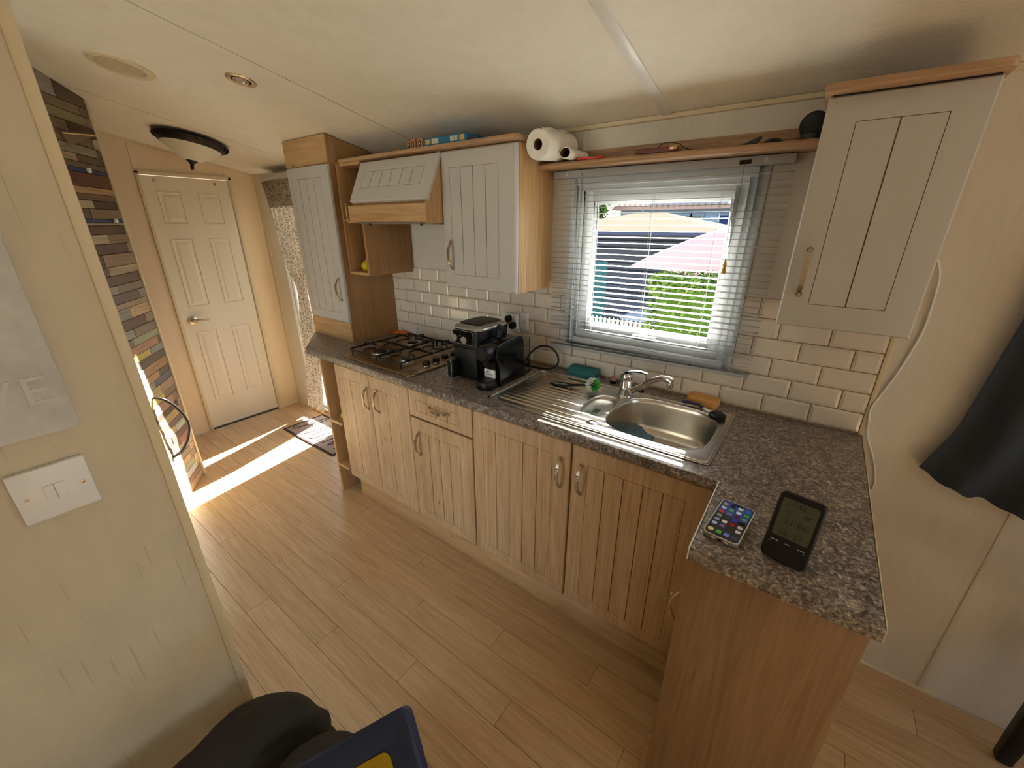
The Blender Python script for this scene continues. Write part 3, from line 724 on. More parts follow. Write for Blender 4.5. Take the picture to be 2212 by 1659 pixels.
for xx in (-2.02, -1.66): t10.part('switch', MB().lathe([(0.006, 1.532), (0.006, 1.541)], (xx, -0.335, 0), n=10), M['black'])
a0 = Vector((-2.118, -0.264, 1.806)); dv = Vector((0, -0.088, -0.176)); fh = dv.length
ang = math.atan2(0.088, 0.176)
me = door_mb(0.532, fh, 0.02, [.062, .131, .200, .268, .337, .405, .474], (.062, .142), 0.016).mesh('flap', TAU, smooth=0.35)
o = t10.put('flap', me, (-2.118, -0.352, 1.630), (-ang, 0, 0))
# oak cubbies beside the hood
t11 = T('open_cubby', 'small open oak cubby between tall cupboard and hood holding a lemon', 'shelf', (-2.2, -0.15, 1.284))
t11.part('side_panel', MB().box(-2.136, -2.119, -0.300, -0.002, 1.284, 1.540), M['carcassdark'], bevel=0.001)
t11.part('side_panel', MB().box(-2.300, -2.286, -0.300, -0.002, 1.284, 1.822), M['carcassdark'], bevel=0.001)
t11.part('shelf_board', MB().box(-2.286, -2.136, -0.300, -0.002, 1.284, 1.298), M['carcass'], bevel=0.001)
t11.part('shelf_board', MB().box(-2.286, -2.150, -0.300, -0.002, 1.550, 1.560), M['carcassdark'])
t11.part('top_rail', MB().box(-2.286, -2.120, -0.285, -0.002, 1.806, 1.820), M['carcass'])
t11.part('back_panel', MB().box(-2.286, -2.149, -0.012, -0.002, 1.30, 1.806), M['carcassdark'])
pts = [(-2.192, 1.632), (-2.192, 1.565), (-2.189, 1.553), (-2.181, 1.545), (-2.170, 1.542), (-2.120, 1.542)]
inn = [(-2.120, 1.549), (-2.167, 1.549), (-2.176, 1.552), (-2.182, 1.558), (-2.184, 1.567), (-2.184, 1.632)]
t11.part('curved_lip', MB().prism(pts + inn, 'y', -0.345, -0.02), M['carcass'], smooth=0.5)
# crown board over hood and cupboard
cb = single('pelmet_board', MB().prism(rrect(-2.296, -1.186, -0.292, -0.002, 0.016), 'z', 1.821, 1.838), M['shelfwood'], 'long oak board capping the hood and wall cupboard', 'shelf', bevel=0.003)

# shelf over the window
t12 = T('window_shelf', 'long oak shelf fixed to the wall above the window blind', 'shelf', (-0.77, -0.06, 1.735))
sp_ = [(0, 1.738), (-0.095, 1.738), (-0.110, 1.735), (-0.120, 1.741), (-0.123, 1.750), (-0.118, 1.757), (-0.105, 1.759), (0, 1.757)]
t12.part('board', MB().prism(sp_, 'x', -1.245, -0.298), M['shelfwood'], smooth=0.9)
t12.part('upstand', MB().box(-1.12, -0.300, -0.012, -0.0005, 1.757, 1.803), M['shelfwood'], bevel=0.002)

# ------------------------------------------------------------------ sink, tap, hob
t13 = T('kitchen_sink', 'stainless steel sink with ridged drainer set into the worktop', 'sink', (-0.77, -0.295, 0.9))
BC = (-0.560, -0.292)
bowl_rim = supere(BC[0], BC[1], 0.172, 0.166, 3.4, 48)
half_rim = supere(-0.790, -0.300, 0.050, 0.098, 2.6, 32)
t13.part('sink_plate', shape2d([rrect(-1.180, -0.358, -0.502, -0.090, 0.018), bowl_rim, half_rim], 0.9005, 0.9040, 0.0012, 2), M['steel'], smooth=0.6)
rim = MB()
ro = rrect(-1.172, -0.366, -0.494, -0.098, 0.022)
rim.tube([(p[0], p[1], 0.9042) for p in ro], 0.0028, 6, closed=True)
t13.part('raised_rim', rim, M['steel'], smooth=0.9)
def bowl(cx, cy, a, b, p, n, prof):
    return MB().loft([[(q[0], q[1], z) for q in supere(cx, cy, a * k_, b * k_, p, n)] for k_, z in prof], False, True)
t13.part('bowl', bowl(BC[0], BC[1], 0.172, 0.166, 3.4, 48, [(1.03, 0.9046), (1.0, 0.9040), (0.985, 0.9005), (0.97, 0.885), (0.955, 0.84), (0.93, 0.80), (0.89, 0.780), (0.82, 0.769), (0.70, 0.765), (0.10, 0.762)]), M['steel'], smooth=1.2, solid=1)
t13.part('strainer_bowl', bowl(-0.790, -0.300, 0.050, 0.098, 2.6, 32, [(1.05, 0.9046), (1.0, 0.9040), (0.93, 0.896), (0.84, 0.890), (0.30, 0.888)]), M['steel'], smooth=1.2, solid=1)
for k_ in range(3): t13.part('drain_slot', MB().box(-0.800 + k_ * 0.008, -0.797 + k_ * 0.008, -0.338 + k_ * .002, -0.305 + k_ * .002, 0.8885, 0.8895), M['dark'])
for i in range(13):
    yy = -0.462 + i * 0.0268; xe = -0.86 if abs(yy + 0.30) < 0.11 else -0.815
    if yy > -0.17: xe = -0.835
    m_ = MB().loft([[(x_, yy - 0.0062 * s_, 0.9038), (x_, yy, 0.9038 + 0.0040 * s_), (x_, yy + 0.0062 * s_, 0.9038)] for x_, s_ in ((-1.142, 0.25), (-1.13, 1), (xe - 0.012, 1), (xe, 0.2))])
    t13.part('drainer_ridge', m_, M['steel'], smooth=1.0)
t13.part('overflow_plug', MB().lathe([(0.0, 0.9075), (0.016, 0.9072), (0.019, 0.9052), (0.0195, 0.9035)], (-0.747, -0.452, 0), n=24), M['chrome'], smooth=0.6)
t13.part('tap_hole_cover', MB().lathe([(0.0, 0.907), (0.018, 0.9068), (0.022, 0.904)], (-1.135, -0.128, 0), n=24), M['chrome'], smooth=0.6)
# tap
t14 = T('mixer_tap', 'chrome single-lever mixer tap behind the sink bowl', 'tap', (-0.745, -0.163, 0.904))
tx, ty = -0.745, -0.163
t14.part('body', MB().lathe([(0.031, 0.904), (0.031, 0.909), (0.025, 0.914), (0.0235, 0.93), (0.0235, 0.972), (0.021, 0.976), (0.0225, 0.979), (0.0225, 0.997), (0.019, 1.003), (0.0, 1.005)], (tx, ty, 0), n=28), M['chrome'], smooth=0.7)
sp = [(tx + .012, ty, 0.926), (tx + .035, ty - .004, 0.939), (tx + .075, ty - .010, 0.974), (tx + .112, ty - .017, 1.005), (tx + .138, ty - .022, 1.018), (tx + .163, ty - .026, 1.020), (tx + .178, ty - .028, 1.014)]
t14.part('spout', MB().tube(sp, [0.013, 0.0125, 0.0115, 0.0112, 0.0118, 0.0128, 0.0125], 14), M['chrome'], smooth=0.9)
t14.part('aerator', MB().lathe([(0.0, 0.990), (0.0105, 0.990), (0.0115, 0.996), (0.0115, 1.016)], (tx + .171, ty - .027, 0), n=18), M['chrome'], smooth=0.6)
lv = MB()
def lev(u, v):
    x = tx - 0.018 + u * 0.098; wd = 0.020 * (1 - 0.55 * u); z = 1.004 + 0.016 * math.sin(u * PI * 0.75) + 0.001
    return (x, ty - wd + 2 * wd * v, z + 0.003 * math.sin(PI * v))
lv.grid(lev, 14, 6); n0 = len(lv.v); top = list(lv.v)
lv.add([(p[0], p[1], p[2] - 0.0055) for p in top], [tuple(reversed(f)) for f in list(lv.f)])
t14.part('lever', lv, M['chrome'], smooth=1.0)
# little pot and stopper behind the tap
t = T('stopper_pot', 'tiny dark pot with a tan cork lid behind the sink', 'pot', (-0.844, -0.045, 0.9))
t.part('pot_base', MB().lathe([(0.0, 0.9005), (0.014, 0.9005), (0.015, 0.910), (0.012, 0.912), (0, 0.912)], (-0.844, -0.045, 0), n=16), M['black'], smooth=0.6)
t.part('cork_lid', MB().lathe([(0.010, 0.911), (0.010, 0.927), (0.0, 0.928)], (-0.844, -0.045, 0), n=14), colmat(186, 140, 110, 0.8), smooth=0.6)
t = T('rubber_stopper', 'small black rubber stopper standing behind the tap', 'stopper', (-0.722, -0.09, 0.9))
t.part('stopper', MB().lathe([(0.0, 0.9005), (0.013, 0.9005), (0.013, 0.908), (0.007, 0.914), (0.007, 0.922), (0.0, 0.924)], (-0.712, -0.072, 0), n=14), M['black'], smooth=0.6)

# gas hob
t15 = T('gas_hob', 'four-burner gas hob with black pan supports left of the air fryer', 'hob', (-1.86, -0.30, 0.9))
t15.part('hob_plate', shape2d([rrect(-2.122, -1.594, -0.527, -0.078, 0.030, 6)], 0.9005, 0.9085, 0.0035, 3), M['steeltan'], smooth=0.7)
t15.part('hob_well', shape2d([rrect(-2.104, -1.686, -0.512, -0.094, 0.022, 6)], 0.9083, 0.9092, 0.0003, 1), colmat(150, 126, 96, 0.3, 0.8), smooth=0.7)
BUR = [(-1.966, -0.404, 0.036), (-1.762, -0.408, 0.022), (-1.964, -0.190, 0.028), (-1.762, -0.190, 0.028)]
for bx, by, br in BUR:
    o = t15.part('burner', MB().lathe([(br + .016, 0.909), (br + .014, 0.912), (br + .006, 0.914), (br + .004, 0.926), (br - .002, 0.928), (0, 0.928)], (bx, by, 0), n=28), M['silver'], smooth=0.6)
    t15.part('burner_cap', MB().lathe([(br, 0.928), (br, 0.932), (br - .004, 0.935), (0, 0.9355)], (bx, by, 0), n=28), M['blackiron'], smooth=0.6, parent=o)
def grate(x0, x1, y0, y1, burs):
    m = MB(); z = 0.947; r = 0.0046
    m.tube([(p[0], p[1], z - 0.006) for p in rrect(x0, x1, y0, y1, 0.02, 3)], r, 7, closed=True)
    ym = (y0 + y1) / 2
    m.tube([(x0, ym, z - .004), (x1, ym, z - .004)], r * 1.25, 7)
    for bx, by, br in burs:
        ya, yb = (y0, ym) if by < ym else (ym, y1)
        for (sx, sy, ex, ey) in ((x0, by, bx - .030, by), (x1, by, bx + .030, by), (bx, ya, bx, by - .030), (bx, yb, bx, by + .030)):
            dx, dy = ex - sx, ey - sy
            m.tube([(sx, sy, z - .008), (sx + dx * .12, sy + dy * .12, z + .010), (sx + dx * .35, sy + dy * .35, z + .012), (ex, ey, z + .008), (ex + dx * .02, ey + dy * .02, z + .002)], r * 0.95, 7)
    for px_, py_ in ((x0 + .012, y0 + .012), (x1 - .012, y0 + .012), (x0 + .012, y1 - .012), (x1 - .012, y1 - .012)):
        m.tube([(px_, py_, 0.9088), (px_, py_, z - .006)], r, 7)
    return m
t15.part('pan_support', grate(-2.092, -1.872, -0.500, -0.104, [BUR[0], BUR[2]]), M['blackiron'], smooth=0.9)
t15.part('pan_support', grate(-1.862, -1.692, -0.500, -0.104, [BUR[1], BUR[3]]), M['blackiron'], smooth=0.9)
for yy in (-0.375, -0.313, -0.252, -0.190):
    o = t15.part('hob_knob', MB().lathe([(0.021, 0.9083), (0.021, 0.913), (0.017, 0.916), (0.0165, 0.928), (0.014, 0.930), (0, 0.930)], (-1.650, yy, 0), n=20), M['blackiron'], smooth=0.6)
    t15.part('knob_ring', MB().lathe([(0.022, 0.9082), (0.0225, 0.912), (0.0195, 0.9135)], (-1.650, yy, 0), n=20), M['chrome'], smooth=0.6, parent=o)
t15.part('corner_emboss', MB().tube([(-1.70, -0.518, 0.9088), (-1.66, -0.518, 0.909), (-1.635, -0.513, 0.909), (-1.622, -0.505, 0.9088)], 0.0022, 6), M['steeltan'], smooth=0.9)
mb = MB().loft([[(x_, yy_, zz_) for yy_, zz_ in ((-0.060, 0.9005), (-0.060, 0.9005 + h_), (-0.022, 0.9005 + h_ * .9), (-0.022, 0.9005))] for x_, h_ in ((-2.30, 0.012), (-2.27, 0.022), (-2.235, 0.026), (-2.20, 0.014), (-2.165, 0.016))])
single('gas_lighter', mb, M['orange'], 'orange plastic lighter lying in the corner behind the hob', 'lighter', bevel=0.003, base=(-2.23, -0.04, 0.9))

# ------------------------------------------------------------------ appliances on the worktop
t16 = T('air_fryer', 'black air fryer with silver top rim and two silver dials', 'air fryer', (-1.385, -0.26, 0.9))
AX0, AX1, AY0, AY1 = -1.462, -1.302, -0.385, -0.180
def afl(k_, z, r=0.035): return [(p[0], p[1], z) for p in rrect((AX0 + AX1) / 2 - (AX1 - AX0) / 2 * k_, (AX0 + AX1) / 2 + (AX1 - AX0) / 2 * k_, (AY0 + AY1) / 2 - (AY1 - AY0) / 2 * k_, (AY0 + AY1) / 2 + (AY1 - AY0) / 2 * k_, r, 6)]
t16.part('body', MB().loft([afl(.90, 0.9005), afl(.94, 0.906), afl(.97, 0.98), afl(1.0, 1.05), afl(1.0, 1.123)]), M['black'], smooth=0.7)
t16.part('top_rim', MB().loft([afl(1.005, 1.123), afl(1.01, 1.129), afl(0.99, 1.133), afl(.86, 1.140), afl(.80, 1.141)], True, True), M['silver'], smooth=0.5)
t16.part('lid_plate', MB().loft([afl(.79, 1.1405, .03), afl(.77, 1.145, .03), afl(.55, 1.147, .02)], True, True), M['black'], smooth=0.5)
t16.part('maker_mark', MB().box(-1.425, -1.42, -0.372, -0.367, 1.1335, 1.1355).box(-1.418, -1.412, -0.372, -0.367, 1.1335, 1.1355).box(-1.410, -1.400, -0.372, -0.367, 1.1335, 1.1355).box(-1.398, -1.388, -0.372, -0.367, 1.1335, 1.1355), M['black'])
pr_ = [(p[0], p[1]) for p in rrect(-1.452, -1.336, 1.060, 1.118, 0.012, 5)]
pn = t16.part('control_panel', MB().prism(pr_, 'y', -0.3885, -0.380), M['blackgloss'])
t16.part('panel_outline', MB().tube([(p[0], -0.3888, p[1]) for p in pr_], 0.0013, 6, closed=True), M['silver'], smooth=0.9, parent=pn)
for xx in (-1.436, -1.383):
    o = t16.part('dial', MB().lathe([(0.019, -0.385), (0.018, -0.392), (0.0155, -0.394)], (xx, 0, 1.084 if xx < -1.4 else 1.080), 'y', 24), M['black'], smooth=0.5)
    t16.part('dial_face', MB().lathe([(0.0155, -0.393), (0.0150, -0.3985), (0.0, -0.399)], (xx, 0, 1.084 if xx < -1.4 else 1.080), 'y', 24), M['silver'], smooth=0.4, parent=o)
for zz in (1.075, 1.090): t16.part('panel_mark', MB().box(-1.412, -1.408, -0.3892, -0.388, zz, zz + .006), M['white'], parent=pn)
dz = t16.part('drawer', MB().loft([[(p[0], yy, p[1]) for p in rrect(-1.452 + i_, -1.318 - i_, 0.908 + i_, 1.045 - i_, 0.02, 5)] for yy, i_ in ((-0.375, 0), (-0.386, 0), (-0.389, 0.004))]), M['black'], smooth=0.5)
hb = t16.part('handle', MB().loft([[(p[0], yy, p[1]) for p in rrect(-1.450, -1.412, 0.914, 0.992, 0.006, 4)] for yy in (-0.384, -0.436)]), M['black'], smooth=0.5, parent=dz)
t16.part('handle_trim', MB().tube([(p[0], -0.4365, p[1]) for p in rrect(-1.449, -1.424, 0.916, 0.991, 0.005, 4)], 0.0020, 6, closed=True), M['chrome'], smooth=0.9, parent=dz)

t17 = T('coffee_machine', 'glossy black capsule coffee machine beside the drainer', 'coffee machine', (-1.246, -0.29, 0.9))
CX0, CX1 = -1.288, -1.205
prof = [(-0.372, 0.9005), (-0.190, 0.9005), (-0.205, 1.060), (-0.212, 1.078), (-0.226, 1.090), (-0.245, 1.094), (-0.36, 1.088), (-0.388, 1.078), (-0.398, 1.060), (-0.392, 1.02), (-0.382, 0.99)]
t17.part('body', MB().prism(prof, 'x', CX0 + .008, CX1 - .002), M['blackgloss'], bevel=0.004, seg=3, smooth=0.6)
for xx in (CX0, CX1 - .008): t17.part('side_shell', MB().prism([(p[0] * 1.0, p[1]) for p in prof], 'x', xx, xx + .009), M['blackgloss'], bevel=0.003)
t17.part('brew_head', MB().lathe([(0.0, -0.445), (0.026, -0.444), (0.034, -0.438), (0.036, -0.425), (0.034, -0.38)], (-1.248, 0, 1.052), 'y', 28), M['black'], smooth=0.6)
t17.part('outlet', MB().lathe([(0.0, 1.0), (0.010, 1.0), (0.014, 1.02)], (-1.248, -0.415, 0), n=14), M['black'], smooth=0.6)
for k_ in range(7): t17.part('grille_rib', MB().box(-1.276, -1.220, -0.389, -0.382, 0.978 + k_ * .0055, 0.981 + k_ * .0055), M['black'])
lb = t17.part('spec_label', MB().box(-1.282, -1.226, -0.3855, -0.376, 0.937, 0.972), M['white'], bevel=0.001)
for (xa, xb, zz, hh_) in ((-1.270, -1.246, 0.9605, .004), (-1.278, -1.232, 0.9545, .0014), (-1.278, -1.236, 0.951, .0014), (-1.278, -1.231, 0.9475, .0014), (-1.278, -1.258, 0.942, .0014)):
    t17.part('print_line', MB().box(xa, xb, -0.3860, -0.3850, zz, zz + hh_), M['dark'], parent=lb)
t17.part('drip_tray', MB().loft([[(q[0], q[1], z_) for q in supere(-1.247, -0.412, .040 * k_, .040 * k_, 2.6, 28)] for k_, z_ in ((.95, 0.9005), (1.0, 0.904), (1.0, 0.930), (.96, 0.934))]), M['black'], smooth=0.6)
t17.part('tray_grid', MB().box(-1.275, -1.219, -0.44, -0.385, 0.934, 0.936), M['blackiron'])
t17.part('lever', MB().tube([(-1.272, -0.300, 1.080), (-1.272, -0.295, 1.10), (-1.272, -0.290, 1.118)], [0.011, 0.012, 0.0125], 14).tube([(-1.272 + 0.012 * math.cos(a_), -0.289, 1.127 + 0.013 * math.sin(a_)) for a_ in [2 * PI * i / 16 for i in range(16)]], 0.0045, 8, closed=True), M['black'], smooth=0.8)
t17.part('water_tank', MB().loft([[(p[0], p[1], z_) for p in rrect(-1.274, -1.222, -0.186, -0.118, 0.016, 5)] for z_ in (0.906, 1.060)]), M['clear'], smooth=0.6)
t17.part('tank_water', MB().loft([[(p[0], p[1], z_) for p in rrect(-1.272, -1.224, -0.184, -0.120, 0.015, 5)] for z_ in (0.908, 0.955)]), M['clear'], smooth=0.6)
t17.part('tank_base', MB().box(-1.278, -1.218, -0.196, -0.112, 0.9005, 0.906), M['black'], bevel=0.002)
cbl = [(-1.262, -0.108, 0.935), (-1.245, -0.085, 0.975), (-1.215, -0.070, 1.003), (-1.18, -0.06, 1.012), (-1.14, -0.055, 1.000), (-1.115, -0.055, 0.965), (-1.120, -0.055, 0.93), (-1.145, -0.065, 0.910), (-1.18, -0.075, 0.905), (-1.23, -0.08, 0.9045), (-1.29, -0.075, 0.9045), (-1.33, -0.06, 0.905)]
def smoothpts(p, n=6):
    p = [Vector(q) for q in p]; out = []
    for i in range(len(p) - 1):
        a, b, c, d = p[max(i - 1, 0)], p[i], p[i + 1], p[min(i + 2, len(p) - 1)]
        for k_ in range(n):
            t_ = k_ / n; out.append(0.5 * ((2 * b) + (-a + c) * t_ + (2 * a - 5 * b + 4 * c - d) * t_ ** 2 + (-a + 3 * b - 3 * c + d) * t_ ** 3))
    out.append(p[-1]); return out
t17.part('power_cable', MB().tube(smoothpts(cbl), 0.0042, 8), M['black'], smooth=1.0)
# sockets
t18 = T('double_socket', 'white double wall socket on the tiles with black plugs in it', 'socket', (-1.415, -0.007, 1.085))
t18.part('plate', MB().box(-1.470, -1.362, -0.0165, -0.0075, 1.040, 1.132), M['white'], bevel=0.003)
t18.part('adapter', MB().box(-1.424, -1.364, -0.042, -0.0165, 1.060, 1.132), M['white'], bevel=0.004)
t18.part('adapter_mark', MB().lathe([(0.003, -0.0425), (0.003, -0.0418)], (-1.380, 0, 1.120), 'y', 10).box(-1.382, -1.378, -0.0426, -0.0418, 1.102, 1.108), M['dark'])
for (zx, zz) in ((-1.402, 1.110), (-1.376, 1.080)):
    t18.part('plug', MB().loft([[(q[0], yy_, q[1]) for q in supere(zx, zz, .014 * k_, .017 * k_, 2.6, 20)] for k_, yy_ in ((1, -0.0425), (1, -0.062), (.8, -0.070))]), M['black'], smooth=0.7)
t18.part('plug_cable', MB().tube(smoothpts([(-1.402, -0.066, 1.098), (-1.400, -0.072, 1.065), (-1.398, -0.072, 1.02), (-1.392, -0.06, 0.96), (-1.38, -0.045, 0.91)]), 0.0038, 8), M['black'], smooth=1.0)
t19 = T('fused_switch', 'single white wall plate right of the double socket', 'switch', (-1.335, -0.007, 1.10))
t19.part('plate', MB().box(-1.362 + .004, -1.312, -0.020, -0.0075, 1.058, 1.140), M['white'], bevel=0.003)
t19.part('screw', MB().lathe([(0.003, -0.0208), (0.003, -0.0195)], (-1.335, 0, 1.10), 'y', 10), M['dark'])

# sponges, brushes, cloth
t = T('sponge', 'teal scourer sponge with pale pad on the worktop beneath the blind', 'sponge', (-0.983, -0.055, 0.9))
mt = Matrix.Translation((-0.983, -0.052, 0)) @ Matrix.Rotation(-0.03, 4, 'Z')
t.part('scourer_pad', MB().box(-0.066, 0.066, -0.036, 0.036, 0.9005, 0.906).xf(mt), colmat(200, 204, 190, 0.9), bevel=0.001)
t.part('sponge_body', MB().loft([[(-0.066, y_, z_), (0.066, y_, z_)] for y_, z_ in ()] or [[(x_, y_, z_) for y_, z_ in ((-.036, .906), (.036, .906), (.036, .942), (.018, .946), (-.020, .944), (-.030, .930), (-.036, .926))] for x_ in (-.066, .066)]).xf(mt), M['green'], bevel=0.004, seg=3)
sp2 = [(q[0], q[1]) for q in rrect(-0.055, 0.055, -0.034, 0.034, 0.018, 5)]
def waist(p): 
    x, y_ = p; return (x, y_ * (0.86 + 0.14 * (x / 0.055) ** 2))
mb = MB().loft([[(*waist(q), z_) for q in sp2] for z_ in (0.9005, 0.903, 0.926, 0.929)]).xf(Matrix.Translation((-0.480, -0.045, 0)) @ Matrix.Rotation(-0.12, 4, 'Z'))
single('sponge', mb, M['yellowsponge'], 'waisted yellow-orange sponge behind the right end of the sink', 'sponge', bevel=0.002, base=(-0.48, -0.045, 0.9))
# white-bristled dish brush lying on the drainer
t = T('dish_brush', 'dish brush with white bristles and green tip lying on the drainer', 'brush', (-0.93, -0.22, 0.906))
h0, h1 = Vector((-1.035, -0.225, 0.914)), Vector((-0.872, -0.215, 0.936))
hx = (h1 - h0).normalized()
loop = [Vector((-1.045, -0.235, 0.912)), Vector((-1.035, -0.218, 0.913)), Vector((-0.985, -0.206, 0.917)), Vector((-0.955, -0.213, 0.920)), Vector((-0.965, -0.232, 0.919)), Vector((-1.02, -0.243, 0.914))]
t.part('handle_loop', MB().tube(loop, 0.0042, 8, closed=True), M['black'], smooth=1.0)
t.part('handle_web', MB().prism([(-1.035, -0.236), (-1.03, -0.222), (-0.985, -0.211), (-0.965, -0.216), (-0.97, -0.229), (-1.02, -0.239)], 'z', 0.913, 0.917), colmat(120, 130, 128, 0.4))
t.part('handle_shaft', MB().tube([(-0.958, -0.222, 0.920), (-0.93, -0.219, 0.926), (-0.90, -0.215, 0.932), (-0.868, -0.210, 0.937)], [0.006, 0.0052, 0.005, 0.006], 10), M['black'], smooth=0.8)
hc = Vector((-0.862, -0.212, 0.940))
t.part('brush_head', MB().lathe([(0.0, -0.012), (0.014, -0.010), (0.016, 0.0), (0.014, 0.012), (0, 0.014)], hc, 'z', 16), M['black'], smooth=0.6)
rb = random.Random(3); wbm, gbm = MB(), MB()
for i in range(420):
    th_, ph = rb.uniform(0, 2 * PI), rb.uniform(-1.0, 1.35)
    dvec = Vector((math.cos(th_) * math.cos(ph), math.sin(th_) * math.cos(ph), math.sin(ph)))
    ln = 0.030 + rb.uniform(-.003, .002)
    p1 = hc + dvec * ln
    if p1.z < 0.906: continue
    mbx = gbm if (p1.x > -0.853 and p1.y < -0.200) or p1.x > -0.842 else wbm
    p0 = hc + dvec * 0.010; s_ = dvec.orthogonal().normalized() * 0.0011; s2 = dvec.cross(s_).normalized() * 0.0011
    mbx.add([p0 + s_, p0 - s_ * .5 + s2, p0 - s_ * .5 - s2, p1 + s_, p1 - s_ * .5 + s2, p1 - s_ * .5 - s2], [(0, 1, 4, 3), (1, 2, 5, 4), (2, 0, 3, 5), (3, 4, 5)])
o = t.part('white_bristles', wbm, M['white'], kind='stuff'); o = t.part('green_bristles', gbm, colmat(70, 190, 60, 0.6), kind='stuff', label='bright green bristles')
# second brush across the sink corner
t = T('washing_up_brush', 'round black-headed brush with navy handle at the right corner of the sink', 'brush', (-0.42, -0.15, 0.906))
t.part('handle', MB().tube(smoothpts([(-0.545, -0.090, 0.909), (-0.515, -0.092, 0.913), (-0.485, -0.102, 0.915), (-0.462, -0.116, 0.912)], 5), [0.0055] * 16, 10), colmat(34, 38, 84, 0.35), smooth=1.0)
t.part('neck', MB().tube([(-0.462, -0.116, 0.912), (-0.445, -0.130, 0.912), (-0.425, -0.146, 0.914)], [0.0045, 0.005, 0.006], 10), M['white'], smooth=1.0)
t.part('head', MB().lathe([(0.0, 0.905), (0.026, 0.905), (0.029, 0.910), (0.029, 0.917), (0.024, 0.921), (0.018, 0.923), (0.016, 0.927), (0.0, 0.928)], (-0.408, -0.158, 0), n=24), M['black'], smooth=0.6)
# cloth in the bowl
def cl(u, v):
    x = -0.715 + 0.115 * u + 0.01 * math.sin(5 * v); y = -0.262 + 0.105 * v + 0.012 * math.sin(4 * u + 1)
    z = 0.770 + 0.030 * (math.sin(PI * u) * math.sin(PI * v)) ** 0.6 + 0.007 * math.sin(9 * u + 4 * v) * math.sin(PI * u) + 0.005 * math.sin(13 * v - 5 * u) * math.sin(PI * v)
    return (x, y, z + 0.002)
mb = MB().grid(cl, 26, 22); q0 = [(p[0], p[1], max(0.7672, p[2] - 0.006)) for p in mb.v]
mb.add(q0, [tuple(reversed(f)) for f in list(mb.f)])
single('dishcloth', mb, M['bluecloth'], 'crumpled blue dishcloth lying in the sink bowl', 'cloth', smooth=1.2, base=(-0.66, -0.21, 0.767))

# ------------------------------------------------------------------ things on the peninsula
t = T('smartphone', 'smartphone in a clear case showing rows of app icons', 'phone', (-0.266, -0.727, 0.9))
PM = Matrix.Translation((-0.2665, -0.7285, 0.9)) @ Matrix.Rotation(math.radians(-5.5), 4, 'Z')
W2, H2 = 0.0345, 0.0735
t.part('case', MB().loft([[(p[0], p[1], z_) for p in rrect(-W2 - k_, W2 + k_, -H2 - k_, H2 + k_, 0.011, 5)] for k_, z_ in ((.0005, 0.0008), (.002, 0.003), (.002, 0.0105), (.001, 0.0118))]).xf(PM), plain('clear_case', rgb(150, 148, 138), 0.08, spec=0.8), smooth=0.6)
t.part('case_rim', MB().tube([(p[0], p[1], 0.0116) for p in rrect(-W2 - .0008, W2 + .0008, -H2 - .0008, H2 + .0008, 0.011, 5)], 0.0011, 6, closed=True).xf(PM), plain('case_rim_clear', rgb(226, 224, 214), 0.1, spec=0.9), smooth=0.9)
sc_ = t.part('screen', MB().prism(rrect(-W2 + .001, W2 - .001, -H2 + .001, H2 - .001, 0.009, 5), 'z', 0.0110, 0.0122).xf(PM), emis('phone_screen_lower', rgb(52, 54, 56), 0.35))
t.part('wallpaper_sky', MB().prism([(-W2 + .0025, 0.018), (W2 - .0025, 0.006)] + [q for q in rrect(-W2 + .0025, W2 - .0025, -H2 + .0025, H2 - .0025, 0.0085, 5) if q[1] > 0.03], 'z', 0.0120, 0.01235).xf(PM), emis('phone_screen_sky', rgb(58, 84, 150), 0.4), parent=sc_)
t.part('camera_island', MB().prism(rrect(-0.011, 0.011, H2 - .0105, H2 - .0055, 0.0024, 4), 'z', 0.0122, 0.0126).xf(PM), M['blackgloss'], parent=sc_)
icons = [[(170, 160, 130), (30, 34, 44), (214, 206, 200), (60, 120, 190)], [(200, 210, 230), (90, 180, 100), (220, 230, 245), (70, 170, 80)], [(206, 76, 66), (120, 130, 160), (90, 30, 44), (110, 150, 140)],
         [(150, 156, 150), (60, 66, 58), (70, 66, 190), (24, 22, 20)], [(150, 160, 190), (230, 220, 220), (150, 40, 40), (190, 194, 200)], [(180, 196, 230), (120, 110, 160), (50, 54, 50), (206, 206, 206)]]
for r_, rw in enumerate(icons):
    for c_, cc in enumerate(rw):
        cx_, cy_ = -0.0242 + c_ * 0.01615, 0.0555 - r_ * 0.0175
        t.part('app_icon', MB().prism(rrect(cx_ - .0052, cx_ + .0052, cy_ - .0052, cy_ + .0052, .0022, 3), 'z', 0.0122, 0.0127).xf(PM), emis('icon_%d_%d' % (r_, c_), rgb(*cc), 0.4), parent=sc_)
for c_, cc in enumerate([(226, 214, 150), (70, 176, 84), (120, 140, 230), (70, 74, 100)]):
    cx_, cy_ = -0.0242 + c_ * 0.01615, -0.0575
    t.part('app_icon', MB().prism(rrect(cx_ - .0056, cx_ + .0056, cy_ - .0056, cy_ + .0056, .0024, 3), 'z', 0.0122, 0.0127).xf(PM), emis('dock_icon_%d' % c_, rgb(*cc), 0.4), parent=sc_)
for xx in (-0.013, 0.0, 0.013): t.part('case_cutout', MB().box(xx - .004, xx + .004, -H2 - .0026, -H2 - .0015, 0.004, 0.008).xf(PM), M['white'] if xx else M['blackgloss'])

